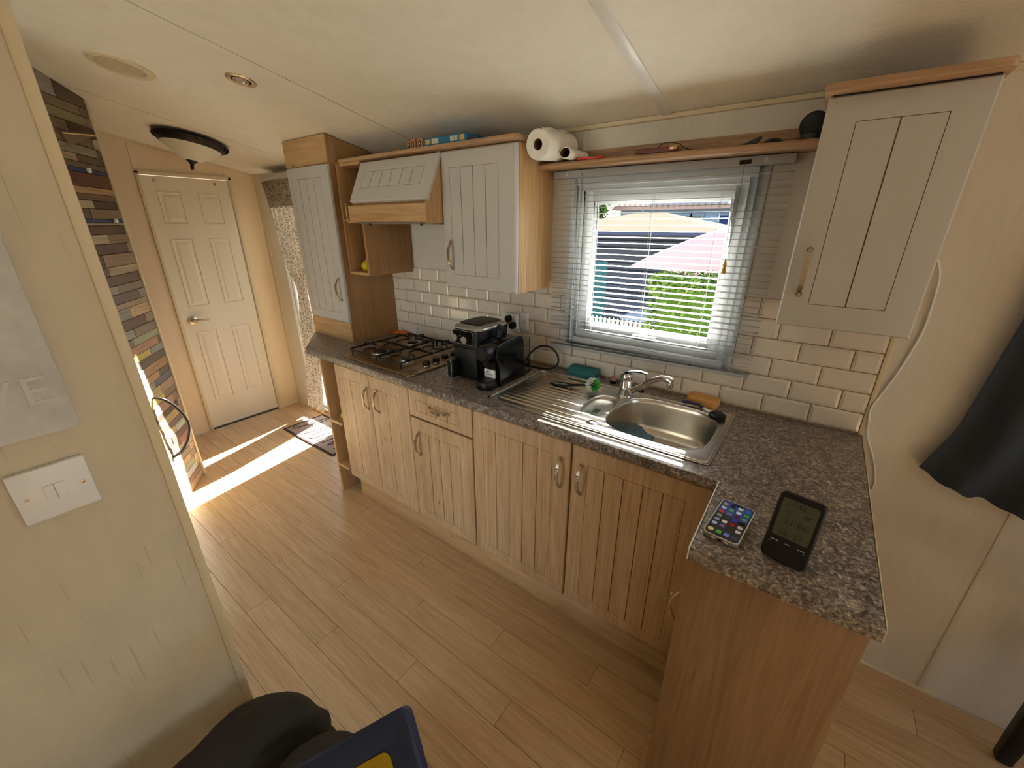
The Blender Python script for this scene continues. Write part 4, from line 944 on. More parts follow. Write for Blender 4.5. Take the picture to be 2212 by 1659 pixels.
# weather station leaning back
BL, BR, TL = Vector((-0.2005, -0.794, 0.9078)), Vector((-0.1225, -0.809, 0.9078)), Vector((-0.188, -0.742, 1.037))
ex = (BR - BL); WW = ex.length; ex.normalize(); ez = (TL - BL); ez -= ex * ez.dot(ex); HH = ez.length; ez.normalize(); ey = ez.cross(ex)
WM = frame_m(BL, ex, ey, ez)
t = T('weather_station', 'black digital weather station with LCD readout standing on the peninsula', 'weather station', (-0.16, -0.78, 0.9))
t.part('housing', MB().loft([[(p[0], y_, p[1]) for p in rrect(k_, WW - k_, k_, HH - k_, 0.011, 6)] for y_, k_ in ((0.018, .002), (0.015, 0), (0.003, 0), (0.0, .0025))]).xf(WM), M['black'], smooth=0.6)
t.part('back_stand', MB().prism([(0.016, 0.02), (0.016, 0.08), (0.055, 0.020), (0.047, 0.018)], 'x', 0.015, WW - .015).xf(WM), M['black'])
lc = t.part('lcd', MB().prism(rrect(0.0085, WW - .0085, 0.049, HH - .0125, 0.003, 3), 'y', -0.0006, 0.001).xf(WM), M['lcd'])
def wtext(body, size, x, z, name='digits'):
    m_ = textmb(body, size, 0.0002); m_.xf(WM @ Matrix.Translation((x, -0.0009, z)) @ Matrix.Rotation(PI / 2, 4, 'X'))
    t.part(name, m_, M['lcdink'], parent=lc)
wtext('11:42', 0.0155, 0.033, 0.1185); wtext('21', 0.0175, 0.030, 0.083); wtext('86', 0.0175, 0.053, 0.0815); wtext('\u00b0', 0.010, 0.0405, 0.086)
wtext('26', 0.0155, 0.026, 0.0590); wtext('57', 0.0155, 0.052, 0.0580); wtext('c', 0.006, 0.0375, 0.0555)
t.part('cloud_icon', MB().tube([(0.025 + 0.005 * math.cos(a_), -0.0008, 0.102 + 0.0035 * math.sin(a_)) for a_ in [2 * PI * i / 14 for i in range(14)]], 0.0004, 4, closed=True).xf(WM), M['lcdink'], parent=lc)
t.part('pressure_bars', MB().box(0.050, 0.062, -0.0008, 0, 0.103, 0.106).box(0.052, 0.060, -0.0008, 0, 0.0995, 0.1015).xf(WM), M['lcdink'], parent=lc)
for xa, xb in ((0.010, 0.024), (0.036, 0.043), (0.058, 0.069)): t.part('button_mark', MB().box(xa, xb, -0.0006, 0.0005, 0.0382, 0.0392).xf(WM), M['white'])
for xx in (0.0105, 0.069): t.part('button_dot', MB().box(xx - .0006, xx + .0006, -0.0006, 0.0005, 0.0335, 0.0347).xf(WM), M['white'])

# ------------------------------------------------------------------ things up high
BZ = 1.8384
def cardbox(x0, x1, y0, h, label, m, kind):
    t = T('card_box', label, 'box', ((x0 + x1) / 2, y0 + 0.06, BZ), 'boxes on top of the cupboards')
    t.part('carton', MB().box(x0, x1, y0, y0 + 0.13, BZ, BZ + h), m, bevel=0.0008)
    xm = (x0 + x1) / 2
    if kind == 'brown':
        p_ = t.part('print_panel', MB().box(xm - .0065, xm + .0065, y0 - .0006, y0, BZ + .009, BZ + .026), M['dark'])
        t.part('print_mark', MB().box(xm - .0020, xm + .0026, y0 - .0010, y0 - .0005, BZ + .013, BZ + .022), M['white'], parent=p_)
    else:
        fl_ = kind == 'bluer'
        def X(a): return x1 - a if fl_ else x0 + a
        for a_, b_, c_ in ((.012, .036, (214, 170, 96)), (.050, .062, (206, 206, 200)), (.065, .088, (206, 200, 180)), (.039, .049, (90, 140, 160))):
            xa, xb = sorted((X(a_), X(b_))); t.part('print_panel', MB().box(xa, xb, y0 - .0006, y0, BZ + .008, BZ + .026), colmat(*c_, 0.6))
        if fl_: t.part('side_print', MB().box(x1, x1 + .0006, y0 + .02, y0 + .05, BZ + .006, BZ + .018), colmat(130, 60, 90, 0.6))
cardbox(-1.797, -1.767, -0.262, 0.033, 'leftmost small brown card box on the oak board above the hood', M['brownbox'], 'brown')
cardbox(-1.765, -1.732, -0.270, 0.0365, 'middle small brown card box, between two others above the hood', M['brownbox'], 'brown')
cardbox(-1.727, -1.690, -0.268, 0.0365, 'small brown card box touching the blue cartons above the cupboard', M['brownbox'], 'brown')
cardbox(-1.682, -1.561, -0.270, 0.031, 'flat blue carton next to the small brown boxes on the board', M['bluebox'], 'bluel')
cardbox(-1.560, -1.440, -0.270, 0.0305, 'flat blue carton at the right end of the row above the wall cupboard', M['bluebox'], 'bluer')

# kitchen roll and spent roll on the window shelf
RC = (-1.132, 1.802); RR = 0.0495
KRM = Matrix.Translation((RC[0], -0.125, RC[1] + .009)) @ Matrix.Rotation(math.radians(4.5), 4, 'X') @ Matrix.Rotation(math.radians(1.5), 4, 'Z')
t = T('kitchen_roll', 'thick white kitchen paper roll at the left end of the window shelf', 'kitchen roll', (RC[0], -0.10, 1.7595))
pr2 = [(0.0185, -0.118), (0.045, -0.120), (RR, -0.116), (RR, 0.096), (0.045, 0.098), (0.0185, 0.098), (0.0185, -0.118)]
t.part('paper', MB().lathe(pr2, (0, 0, 0), 'y', 40).xf(KRM), M['paper'], smooth=0.5)
t.part('card_core', MB().lathe([(0.0183, -0.1175), (0.0183, 0.097), (0.017, 0.097), (0.017, -0.1175), (0.0183, -0.1175)], (0, 0, 0), 'y', 28).xf(KRM), M['card'], smooth=0.6)
def sheet(u, v):
    a = 1.95 - 1.0 * u + (0.02 * math.sin(9 * v)); r_ = RR + 0.0012 + 0.014 * (1 - u) ** 2 + 0.002 * math.sin(14 * v + u * 4)
    return (r_ * math.cos(a), -0.117 + 0.21 * v, r_ * math.sin(a))
t.part('loose_sheet', MB().grid(sheet, 8, 22).xf(KRM), M['paper'], smooth=1.2)
RC2 = (-1.062, 1.7795)
t = T('spent_roll', 'nearly empty paper roll tube lying beside the full kitchen roll', 'paper roll', (RC2[0], -0.08, 1.7600))
def ell(k_, y_, n=28): return [(RC2[0] + 0.0240 * k_ * math.cos(2 * PI * i / n), y_, RC2[1] + 0.0185 * k_ * math.sin(2 * PI * i / n)) for i in range(n)]
t.part('paper', MB().loft([ell(1.0, -0.165), ell(1.0, -0.022), ell(.86, -0.022), ell(.86, -0.165), ell(1.0, -0.165)], False, False), M['paper'], smooth=0.6)
t.part('card_core', MB().loft([ell(.855, -0.164), ell(.855, -0.03), ell(.80, -0.03)], False, False), M['card'], smooth=0.6)
def sheet2(u, v): return (RC2[0] + 0.014 + 0.055 * u, -0.112 + 0.085 * v, 1.7608 + 0.012 * (1 - u) ** 2 + 0.001 * math.sin(6 * u))
t.part('loose_sheet', MB().grid(sheet2, 8, 6), M['paper'], smooth=1.2)
mb = MB().prism([(-0.118, 1.7588), (-0.095, 1.7598), (-0.095, 1.7660), (-0.112, 1.7665), (-0.119, 1.7630)], 'x', -1.036, -0.938)
single('bag_clip', mb, M['red'], 'long red plastic clip lying on the window shelf', 'clip', bevel=0.0012, base=(-0.987, -0.11, 1.758))
t = T('knife_box', 'flat reddish wooden case with brass end on the window shelf', 'box', (-0.75, -0.085, 1.759))
t.part('case', MB().box(-0.818, -0.682, -0.115, -0.06, 1.7592, 1.7745), M['rosewood'], bevel=0.0015)
t.part('brass_end', MB().box(-0.705, -0.6815, -0.1155, -0.0595, 1.7655, 1.775), M['brass'], bevel=0.0006)
t.part('label_strip', MB().box(-0.795, -0.78, -0.09, -0.08, 1.7745, 1.7755), M['white'])
wpts = smoothpts([(-0.77, -0.05, 1.762), (-0.765, -0.045, 1.785), (-0.74, -0.04, 1.797), (-0.70, -0.04, 1.790), (-0.67, -0.045, 1.772), (-0.62, -0.06, 1.762), (-0.56, -0.07, 1.7605)])
single('thin_wire', MB().tube(wpts, 0.0011, 6), M['black'], 'thin dark looped wire trailing over the window shelf', 'wire', smooth=1.0, base=(-0.68, -0.05, 1.76))
mb = MB().prism([(-0.505, 1.7592), (-0.452, 1.780), (-0.446, 1.777), (-0.458, 1.764), (-0.47, 1.7592)], 'y', -0.092, -0.080)
single('phone_stand', mb, colmat(50, 52, 54, 0.5), 'dark wedge-shaped stand propped on the right half of the shelf', 'stand', bevel=0.001, base=(-0.475, -0.086, 1.759))
mb = MB().lathe([(0.0, 1.7592), (0.026, 1.7592), (0.028, 1.762), (0.020, 1.768), (0.014, 1.772), (0.0, 1.773)], (-0.418, -0.075, 0), n=28)
single('charging_puck', mb, M['black'], 'low black disc lying on the shelf beside the round speaker', 'disc', smooth=0.6, base=(-0.418, -0.075, 1.759))
t = T('smart_speaker', 'round charcoal fabric speaker on the shelf beside the narrow cupboard', 'speaker', (-0.326, -0.062, 1.759))
SM = Matrix.Rotation(math.radians(-20), 4, 'Z')
t.part('fabric_shell', MB().lathe([(0.022, -0.018), (0.031, -0.012), (0.0345, 0.0), (0.031, 0.012), (0.020, 0.020), (0.0, 0.022)], (0, 0, 0), 'y', 28).xf(Matrix.Translation((-0.328, -0.062, 1.7985)) @ Matrix.Rotation(math.radians(180), 4, 'Z')), colmat(48, 56, 56, 0.9), smooth=0.9)
t.part('speaker_foot', MB().loft([[(q[0], q[1], z_) for q in supere(-0.328, -0.062, a_, .02, 2.4, 20)] for a_, z_ in ((.021, 1.7592), (.022, 1.766), (.026, 1.776))]), colmat(54, 60, 60, 0.5), smooth=0.7)

# lemon, banana
mb = MB().lathe([(0.0, 1.2985), (0.010, 1.2995), (0.022, 1.306), (0.030, 1.318), (0.0315, 1.328), (0.027, 1.340), (0.016, 1.351), (0.008, 1.357), (0.005, 1.362), (0.0, 1.363)], (-2.212, -0.245, 0), n=24)
single('lemon', mb, M['lemon'], 'yellow lemon sitting in the small open cubby', 'lemon', smooth=1.0, base=(-2.212, -0.245, 1.2985))
bp = smoothpts([(-2.262, -0.50, 0.500), (-2.270, -0.49, 0.512), (-2.262, -0.46, 0.530), (-2.245, -0.43, 0.536), (-2.228, -0.40, 0.528), (-2.220, -0.38, 0.513)], 4)
single('banana', MB().tube(bp, [0.0035 + 0.013 * math.sin(PI * min(1, max(0, i / (len(bp) - 1)))) ** 0.5 for i in range(len(bp))], 9), M['banana'], 'yellow banana on the upper board of the open shelf unit', 'banana', smooth=1.2, base=(-2.25, -0.45, 0.495))

# ------------------------------------------------------------------ venetian blind
t20 = T('venetian_blind', 'pale grey venetian blind hanging across the kitchen window', 'blind', (-0.765, -0.045, 1.712))
BX0, BX1, BY = -1.174, -0.351, -0.030
t20.part('headrail', MB().box(-1.180, -0.354, -0.043, -0.012, 1.709, 1.735), M['blindgrey'], bevel=0.001)
SLW = 0.0228
def slat_me(wd):
    m_ = MB(); top_, bot_ = [], []
    n_ = 6
    loops = []
    for x_ in (BX0, BX1):
        l_ = []
        for i in range(n_ + 1):
            s_ = -1 + 2 * i / n_; l_.append((x_, s_ * wd / 2, 0.0016 * (1 - s_ * s_)))
        for i in range(n_, -1, -1):
            s_ = -1 + 2 * i / n_; l_.append((x_, s_ * wd / 2, 0.0016 * (1 - s_ * s_) - 0.0005))
        loops.append(l_)
    return m_.loft(loops).mesh('slat', M['blind'], smooth=0.5)
SLAT = slat_me(SLW)
zs = [1.687, 1.664, 1.643]
while zs[-1] > 1.15: zs.append(zs[-1] - 0.02155)
zs = [z for z in zs if z > 1.14] + [1.131, 1.110, 1.094, 1.070, 1.047]
for i, z in enumerate(zs):
    tilt = math.radians(4.0) if z > 1.19 else math.radians(-9.0)
    if z in (1.094, 1.047): tilt = math.radians(-16)
    t20.put('slat', SLAT, (0, BY, z), (tilt, math.radians((0.0 if z > 1.09 else -0.6)), 0))
t20.part('bottom_rail', MB().box(BX0 + .004, BX1, BY - .013, BY + .013, -0.006, 0.006).xf(Matrix.Translation((0, 0, 1.0275)) @ Matrix.Translation((-0.76, 0, 0)) @ Matrix.Rotation(math.radians(-1.2), 4, 'Y') @ Matrix.Translation((0.76, 0, 0))), M['blindgrey'], bevel=0.002)
for xx in (-0.981, -0.765, -0.541):
    for yy in (BY - .0118, BY + .0118): t20.part('ladder_cord', MB().tube([(xx, yy, 1.71), (xx + .002, yy, 1.03)], 0.0006, 5), M['cord'])
t20.part('tilt_wand', MB().tube([(-1.046, BY - .020, 1.705), (-1.048, BY - .021, 1.35), (-1.050, BY - .022, 0.985)], 0.0030, 8), M['clear'], smooth=1.0)
t20.part('wand_hook', MB().tube([(-1.050, BY - .014, 1.722), (-1.049, BY - .020, 1.712), (-1.047, BY - .020, 1.700)], 0.0022, 6), M['chrome'])
t20.part('cord_lock', MB().box(-0.503, -0.470, -0.0445, -0.042, 1.714, 1.726), M['dark'])
t20.part('lift_cord', MB().tube(smoothpts([(-0.487, BY - .016, 1.714), (-0.487, BY - .017, 1.60), (-0.487, BY - .017, 1.50), (-0.494, BY - .017, 1.45), (-0.492, BY - .017, 1.425)]), 0.0009, 6), colmat(110, 110, 108, 0.7))
t20.part('cord_tassel', MB().lathe([(0.0018, 1.432), (0.0065, 1.408), (0.0045, 1.406), (0.0072, 1.383), (0.0, 1.383)], (-0.4915, BY - .017, 0), n=10), colmat(214, 164, 60, 0.5), smooth=0.5)
for xx in (-1.118, -0.430):
    t20.part('valance_clip', MB().box(xx - .003, xx + .003, -0.0452, -0.042, 1.716, 1.728), M['cord'])

# ------------------------------------------------------------------ left side: switch, canvas, ceiling fittings
t = T('light_switch', 'white two-gang light switch on the partition below the canvas', 'switch', (XP + .004, -1.6235, 1.1735))
sy, sz, hw = -1.6235, 1.1735, 0.0402
t.part('plate', MB().box(XP + .0005, XP + .010, sy - hw, sy + hw, sz - hw, sz + hw), M['white'], bevel=0.002)
for s_ in (-1, 1):
    t.part('rocker', MB().prism([(XP + .009, sz - .0115), (XP + .0145, sz - .0115), (XP + .0118, sz + .0115), (XP + .009, sz + .0115)], 'y', min(s_ * .0004, s_ * .0112) + sy, max(s_ * .0004, s_ * .0112) + sy).xf(Matrix(((1, 0, 0, 0), (0, 1, 0, 0), (0, 0, 1, 0), (0, 0, 0, 1)))) if False else MB().box(XP + .009, XP + .0135, sy + min(s_ * .0004, s_ * .0112), sy + max(s_ * .0004, s_ * .0112), sz - .0118, sz + .0118), M['white'], bevel=0.0008)
    t.part('screw', MB().lathe([(0.0027, XP + .0098), (0.0027, XP + .0108), (0.0, XP + .0112)], (0, sy + s_ * .0290, sz), 'x', 12), M['nickel'])
t = T('canvas_print', 'grey textured canvas with embossed words hung on the partition', 'picture', (XP + .001, -1.85, 1.5))
cy1, cz0 = -1.573, 1.2635
t.part('canvas', MB().box(XP + .0005, XP + .022, cy1 - 0.56, cy1, cz0, cz0 + 0.80), M['canvas'], bevel=0.001)
for body, yy, zz, sz_ in (('LIVE', cy1 - 0.072, cz0 + .062, 0.056), ('LIFE', cy1 - 0.085, cz0 + .165, 0.052)):
    m_ = textmb(body, sz_, 0.0012, space=1.15); m_.xf(Matrix.Translation((XP + .0222, yy, zz)) @ Matrix.Rotation(PI / 2, 4, 'Z') @ Matrix.Rotation(PI / 2, 4, 'X'))
    t.part('embossed_word', m_, M['canvasletter'])
t.part('emboss_line', MB().box(XP + .0215, XP + .0226, -0.001, 0.001, -0.045, 0.045).xf(Matrix.Translation((0, cy1 - 0.045, cz0 + .20)) @ Matrix.Rotation(-0.15, 4, 'X')), colmat(96, 92, 88, 0.8))

# ceiling fittings follow the slope
CM = lambda x, y: Matrix.Translation((x, y, zc(y))) @ Matrix.Rotation(-math.atan(SL), 4, 'X')
t = T('ceiling_vent', 'round cream ventilation grille in the hall ceiling', 'vent', (-2.505, -1.0, zc(-1.0)))
m_ = CM(-2.505, -1.0)
t.part('vent_ring', MB().lathe([(0.100, 0.0), (0.098, -0.006), (0.088, -0.009), (0.076, -0.008), (0.074, -0.003), (0.074, 0.0)], (0, 0, 0), 'z', 40).xf(m_), M['trimcream'], smooth=0.5)
t.part('vent_back', MB().lathe([(0.0, -0.0012), (0.075, -0.0012), (0.075, -0.0005)], (0, 0, 0), 'z', 32).xf(m_), colmat(88, 72, 54, 0.8))
for i in range(-8, 9):
    q = i * 0.0088; hl = math.sqrt(max(0, 0.0745 ** 2 - q * q))
    if hl > .012: t.part('grille_bar', MB().box(q - .0016, q + .0016, -hl, hl, -0.005, -0.001).xf(m_), M['trimcream'])
for i in (-2, -1, 0, 1, 2):
    q = i * 0.026; hl = math.sqrt(max(0, 0.0745 ** 2 - q * q)); t.part('grille_bar', MB().box(-hl, hl, q - .001, q + .001, -0.0045, -0.001).xf(m_), M['trimcream'])
for a_ in (0.5, 2.6, 4.7): t.part('screw', MB().lathe([(0.003, -0.0085), (0.003, -0.0095)], (0.088 * math.cos(a_), 0.088 * math.sin(a_), 0), 'z', 8).xf(m_), M['nickel'])
t = T('ceiling_spotlight', 'small brushed nickel recessed spotlight in the ceiling', 'spotlight', (-2.125, -0.752, zc(-.752)))
m_ = CM(-2.125, -0.752)
t.part('bezel', MB().lathe([(0.050, 0.0), (0.049, -0.004), (0.044, -0.006), (0.034, -0.004), (0.033, 0.0)], (0, 0, 0), 'z', 36).xf(m_), M['nickel'], smooth=0.5)
t.part('gap_ring', MB().lathe([(0.034, -0.0012), (0.026, -0.0012)], (0, 0, 0), 'z', 36).xf(m_), M['dark'])
t.part('inner_ring', MB().lathe([(0.027, -0.001), (0.0265, -0.004), (0.020, -0.003), (0.019, -0.001)], (0, 0, 0), 'z', 32).xf(m_), M['nickel'], smooth=0.5)
t.part('lamp_lens', MB().lathe([(0.0195, -0.001), (0.010, -0.0028), (0.0, -0.003)], (0, 0, 0), 'z', 28).xf(m_), M['silver'], smooth=0.9)

t = T('ceiling_lamp', 'dark bronze ceiling light with frosted glass bowl and finial in the hall', 'ceiling lamp', (-3.31, -0.545, zc(-.545)))
m_ = CM(-3.31, -0.545) @ Matrix.Translation((0, 0, -0.0008))
t.part('ceiling_plate', MB().lathe([(0.13, 0.0), (0.13, -0.012), (0.0, -0.012)], (0, 0, 0), 'z', 32).xf(m_), M['bronze'])
n_ = 48
def rimp(r, z, am): return [((r + am * math.cos(i * 2 * PI / n_ * 12)) * math.cos(i * 2 * PI / n_), (r + am * math.cos(i * 2 * PI / n_ * 12)) * math.sin(i * 2 * PI / n_), z) for i in range(n_)]
t.part('scroll_rim', MB().loft([rimp(.174, -.014, .002), rimp(.178, -.019, .002), rimp(.164, -.034, .0), rimp(.146, -.050, 0), rimp(.142, -.049, 0), rimp(.158, -.031, 0), rimp(.171, -.012, .002), rimp(.174, -.014, .002)], False, False).xf(m_), M['bronze'], smooth=0.8)
for i in range(24):
    a_ = i * 2 * PI / 24; b_ = a_ + 0.16
    t.part('rim_scroll', MB().tube([(.180 * math.cos(a_), .180 * math.sin(a_), -.018), (.174 * math.cos(a_ + .05), .174 * math.sin(a_ + .05), -.028), (.162 * math.cos(b_), .162 * math.sin(b_), -.037)], [.002, .0034, .002], 6).xf(m_), M['bronze'], smooth=0.9)
rib = MB().loft([[(r_ * (1 + (0.018 * math.cos(24 * i * 2 * PI / 96) if r_ < .11 else 0)) * math.cos(i * 2 * PI / 96), r_ * (1 + (0.018 * math.cos(24 * i * 2 * PI / 96) if r_ < .11 else 0)) * math.sin(i * 2 * PI / 96), z_) for i in range(96)] for r_, z_ in ((.146, -.046), (.136, -.056), (.118, -.070), (.098, -.084), (.078, -.097), (.056, -.110), (.034, -.120), (.012, -.124))], False, True)
t.part('glass_bowl', rib.xf(m_), M['frosted'], smooth=0.6)
t.part('finial', MB().lathe([(.030, -.118), (.028, -.123), (.016, -.132), (.009, -.141), (.007, -.146), (.011, -.151), (.008, -.157), (.010, -.163), (.005, -.170), (0, -.172)], (0, 0, 0), 'z', 16).xf(m_), M['bronze'], smooth=0.7)

# hall: curtain with its pelmet, doormat, fittings on the chimney breast
t = T('hall_curtain', 'tied-back crochet-look patterned curtain over the hall entrance door', 'curtain', (-3.42, -0.06, 1.82))
outl = [(1.822, -3.615, -3.14), (1.63, -3.566, -3.15), (1.42, -3.515, -3.17), (1.21, -3.462, -3.20), (1.08, -3.378, -3.235), (0.95, -3.392, -3.225), (0.76, -3.430, -3.215), (0.55, -3.462, -3.220), (0.30, -3.512, -3.265), (0.08, -3.556, -3.315)]
def cur(u, v):
    z = 1.822 - v * (1.822 - 0.08)
    for a_, b_ in zip(outl[:-1], outl[1:]):
        if a_[0] >= z >= b_[0] - 1e-6:
            k_ = (a_[0] - z) / (a_[0] - b_[0]); xl = a_[1] + (b_[1] - a_[1]) * k_; xr = a_[2] + (b_[2] - a_[2]) * k_; break
    wgt = min(1.0, (xr - xl) / 0.2)
    return (xl + (xr - xl) * u, -0.066 + 0.016 * math.sin(u * 2 * PI * 6) * (0.5 + .5 * wgt) + 0.005 * math.sin(17 * v + 9 * u), z + 0.012 * math.sin(u * 2 * PI * 3) * (v > 0.98))
t.part('drape', MB().grid(cur, 72, 60), M['crochet'], smooth=1.3)
single('curtain_pelmet', MB().box(-3.545, -2.76, -0.105, -0.004, 1.822, 1.853), M['taupe'], 'slim taupe pelmet box above the hall entrance door', 'pelmet', bevel=0.002, base=(-3.2, -0.05, 1.84))
t = T('doormat', 'grey doormat with dark border and scrawled lettering in the hall', 'mat', (-3.14, -0.19, 0.0))
t.part('mat_pile', MB().box(-3.43, -2.74, -0.358, -0.026, 0.0005, 0.006), M['matgrey'], bevel=0.002)
t.part('mat_border', MB().ring(0, 0.69, 0, 0.332, 0.014, 0, 0.0075).xf(Matrix(((1, 0, 0, -3.43), (0, 0, 1, -0.358), (0, 1, 0, 0), (0, 0, 0, 1)))), M['matdark'])
def stroke(pts, r=0.0042): return MB().tube(smoothpts([(p[0], p[1], 0.0058) for p in pts], 5), r, 6)
for pts in ([(-3.400, -0.255), (-3.392, -0.300), (-3.370, -0.305), (-3.352, -0.27), (-3.330, -0.06), (-3.300, -0.075)], [(-3.300, -0.10), (-3.225, -0.325), (-3.170, -0.07)], [(-3.150, -0.09), (-3.142, -0.27), (-3.115, -0.315), (-3.082, -0.28), (-3.07, -0.08)], [(-3.03, -0.30), (-3.01, -0.08)], [(-2.97, -0.31), (-2.95, -0.08), (-2.90, -0.30), (-2.86, -0.08)], [(-2.82, -0.30), (-2.80, -0.08)]):
    t.part('lettering', stroke(pts), M['matdark'], smooth=1.2)
# fittings on the boards
def onf(s_, z, o_=0.012): p = FA + fd * s_ + fn * o_; return Vector((p.x, p.y, z))
for s_, z, lab in ((0.186, 1.768, 'upper small white stud on the blue strip of the board-clad wall'), (0.094, 1.551, 'lower small white stud on the blue strip of the board-clad wall')):
    m_ = Matrix.Translation(onf(s_, z, 0.010)) @ Matrix.Rotation(frot, 4, 'Z')
    single('white_stud', MB().lathe([(0.010, -0.001), (0.0115, 0.004), (0.010, 0.010), (0.0, 0.012)], (0, 0, 0), 'y', 16).xf(m_), M['white'], lab, 'stud', smooth=0.7, base=tuple(onf(s_, z)), group='white studs on the board-clad wall')
# dark bowed bar standing off the boards, low down
bpts = smoothpts([tuple(onf(0.295, 0.665, 0.012)), tuple(onf(0.285, 0.640, 0.055)), tuple(onf(0.245, 0.56, 0.085)), tuple(onf(0.215, 0.46, 0.095)), tuple(onf(0.222, 0.37, 0.075)), tuple(onf(0.26, 0.315, 0.045)), tuple(onf(0.30, 0.30, 0.012))], 6)
single('bowed_rail', MB().tube(bpts, 0.0085, 10), colmat(44, 38, 34, 0.35), 'dark curved rail bowing out from the board-clad wall near the floor', 'rail', smooth=1.2, base=tuple(onf(.28, .48)))
A_, B_, C_ = onf(0.30, 1.897, 0.012), onf(0.152, 1.913, 0.060), onf(0.265, 1.856, 0.010)
B2 = onf(0.152, 1.913, 0.012)
mb = MB().add([A_, B_, B2, A_ + Vector((0, 0, .012)), B_ + Vector((0, 0, .012)), B2 + Vector((0, 0, .012)), C_], [(3, 4, 5), (0, 3, 4, 1), (1, 4, 5, 2), (0, 1, 6), (1, 2, 6), (0, 6, 2), (0, 2, 5, 3)])
t = T('corner_bracket', 'small dark angled bracket with bright edge high on the board-clad wall', 'bracket', tuple(A_))
t.part('wedge', mb, colmat(120, 100, 74, 0.5))
t.part('bright_edge', MB().tube([A_ + Vector((0, 0, .004)) + fn * .004, B_ + Vector((0, 0, .004)) + fn * .003], 0.003, 6), M['brass'])
single('door_stop', MB().box(-0.006, 0.006, -0.014, 0.0, -0.006, 0.006).xf(Matrix.Translation((-3.195, -0.986, 0.793))), M['nickel'], 'small metal catch fixed on the edge of the board-clad wall', 'catch', bevel=0.001, base=(-3.195, -.986, .793))

# right side: white cable, navy curtain, chair
cp = [(0.0085, -0.010, 1.475), (0.026, -0.012, 1.447), (0.041, -0.010, 1.406), (0.048, -0.006, 1.33), (0.049, -0.005, 1.25), (0.031, -0.005, 1.132), (0.012, -0.005, 1.055), (-0.002, -0.009, 1.0), (0.002, -0.011, 0.96), (0.014, -0.007, 0.90), (0.045, -0.005, 0.83), (0.066, -0.005, 0.766), (0.069, -0.005, 0.72), (0.05, -0.006, 0.62), (0.03, -0.006, 0.50)]
single('white_cable', MB().tube(smoothpts(cp, 8), 0.0030, 8), M['white'], 'thin white cable hanging down the wall from the narrow cupboard', 'cable', smooth=1.2, base=(0.03, -0.005, 1.0))
t = T('navy_curtain', 'navy blue curtain hanging at the lounge window on the right', 'curtain', (0.45, -0.05, 1.78))
def nav(u, v):
    z = 1.80 - v * 1.0
    xl = 0.262 - 0.048 * (1.80 - z) / 0.49 if z > 1.312 else 0.218 - 0.030 * (1.312 - z) / 0.36
    if z < 0.95: xl -= 0.020 * (0.95 - z) / 0.10
    zb = 0.853 - 0.078 * min(1, u * 2.2) ** 0.6
    zz = 1.80 - v * (1.80 - zb)
    return (xl + 0.62 * u, -0.050 + 0.020 * math.sin(u * 2 * PI * 4.5 + 0.6) * (0.4 + .6 * v), zz + 0.004 * math.sin(u * 60))
nm = MB().grid(nav, 60, 30); nm2 = [(p[0], p[1] + 0.003, p[2]) for p in nm.v]; nm.add(nm2, [tuple(reversed(f)) for f in list(nm.f)])
t.part('drape', nm, M['navy'], smooth=1.3)
t.part('curtain_rail', MB().tube([(0.2, -0.055, 1.805), (1.95, -0.055, 1.805)], 0.010, 10), M['white'], smooth=0.9)
t = T('dining_chair', 'black dining chair by the wall at the right edge', 'chair', (0.76, -0.33, 0.0))
for lx, ly in ((0.552, -0.128), (0.952, -0.128), (0.552, -0.55), (0.952, -0.55)):
    t.part('leg', MB().loft([[(q[0], q[1], z_) for q in rrect(lx - r_, lx + r_, ly - r_, ly + r_, r_ * .45, 4)] for z_, r_ in ((0.0005, .013), (0.010, .019), (0.10, .021), (0.44, .024))]), M['black'], smooth=0.6)
t.part('seat', MB().box(0.53, 0.975, -0.575, -0.105, 0.44, 0.49), M['black'], bevel=0.012, seg=3)
t.part('backrest', MB().box(0.955, 0.985, -0.56, -0.12, 0.50, 0.92), M['black'], bevel=0.010, seg=3)

# ------------------------------------------------------------------ the seated person's legs and the case on their lap
def skin_mesh(name, verts, edges, radii, root, m, parent, b, sub=3):
    me = bpy.data.meshes.new(name); me.from_pydata([Vector(v_) - Vector(b) for v_ in verts], edges, [])
    o = bpy.data.objects.new(name, me); COL.objects.link(o)
    sk = o.modifiers.new('skin', 'SKIN'); sk.use_smooth_shade = True
    for d_, r_ in zip(me.skin_vertices[0].data, radii): d_.radius = r_ if isinstance(r_, tuple) else (r_, r_)
    me.skin_vertices[0].data[root].use_root = True
    sb = o.modifiers.new('sub', 'SUBSURF'); sb.levels = sub; sb.render_levels = sub
    dg = bpy.context.evaluated_depsgraph_get(); m2 = bpy.data.meshes.new_from_object(o.evaluated_get(dg))
    bpy.data.objects.remove(o); m2.name = name; m2.materials.clear(); m2.materials.append(m)
    B_ = Vector(b); nr = [v_.normal.copy() for v_ in m2.vertices]
    for v_, n_ in zip(m2.vertices, nr):
        p = v_.co + B_; k_ = max(0.0, 1 - abs(p.y + 1.52) / 0.30)
        v_.co += n_ * (0.0075 * k_ * math.sin(58 * p.y + 30 * p.x + 5 * math.sin(22 * p.z)) + 0.004 * math.sin(24 * p.y - 38 * p.x) + 0.003 * math.sin(70 * p.x + 40 * p.z))
    for p in m2.polygons: p.use_smooth = True
    return ob(name, m2, parent)
PB = (-0.80, -1.80, 0.0)
tp = T('person', 'seated person in charcoal trousers, only the knees showing beside the partition', 'person', PB)
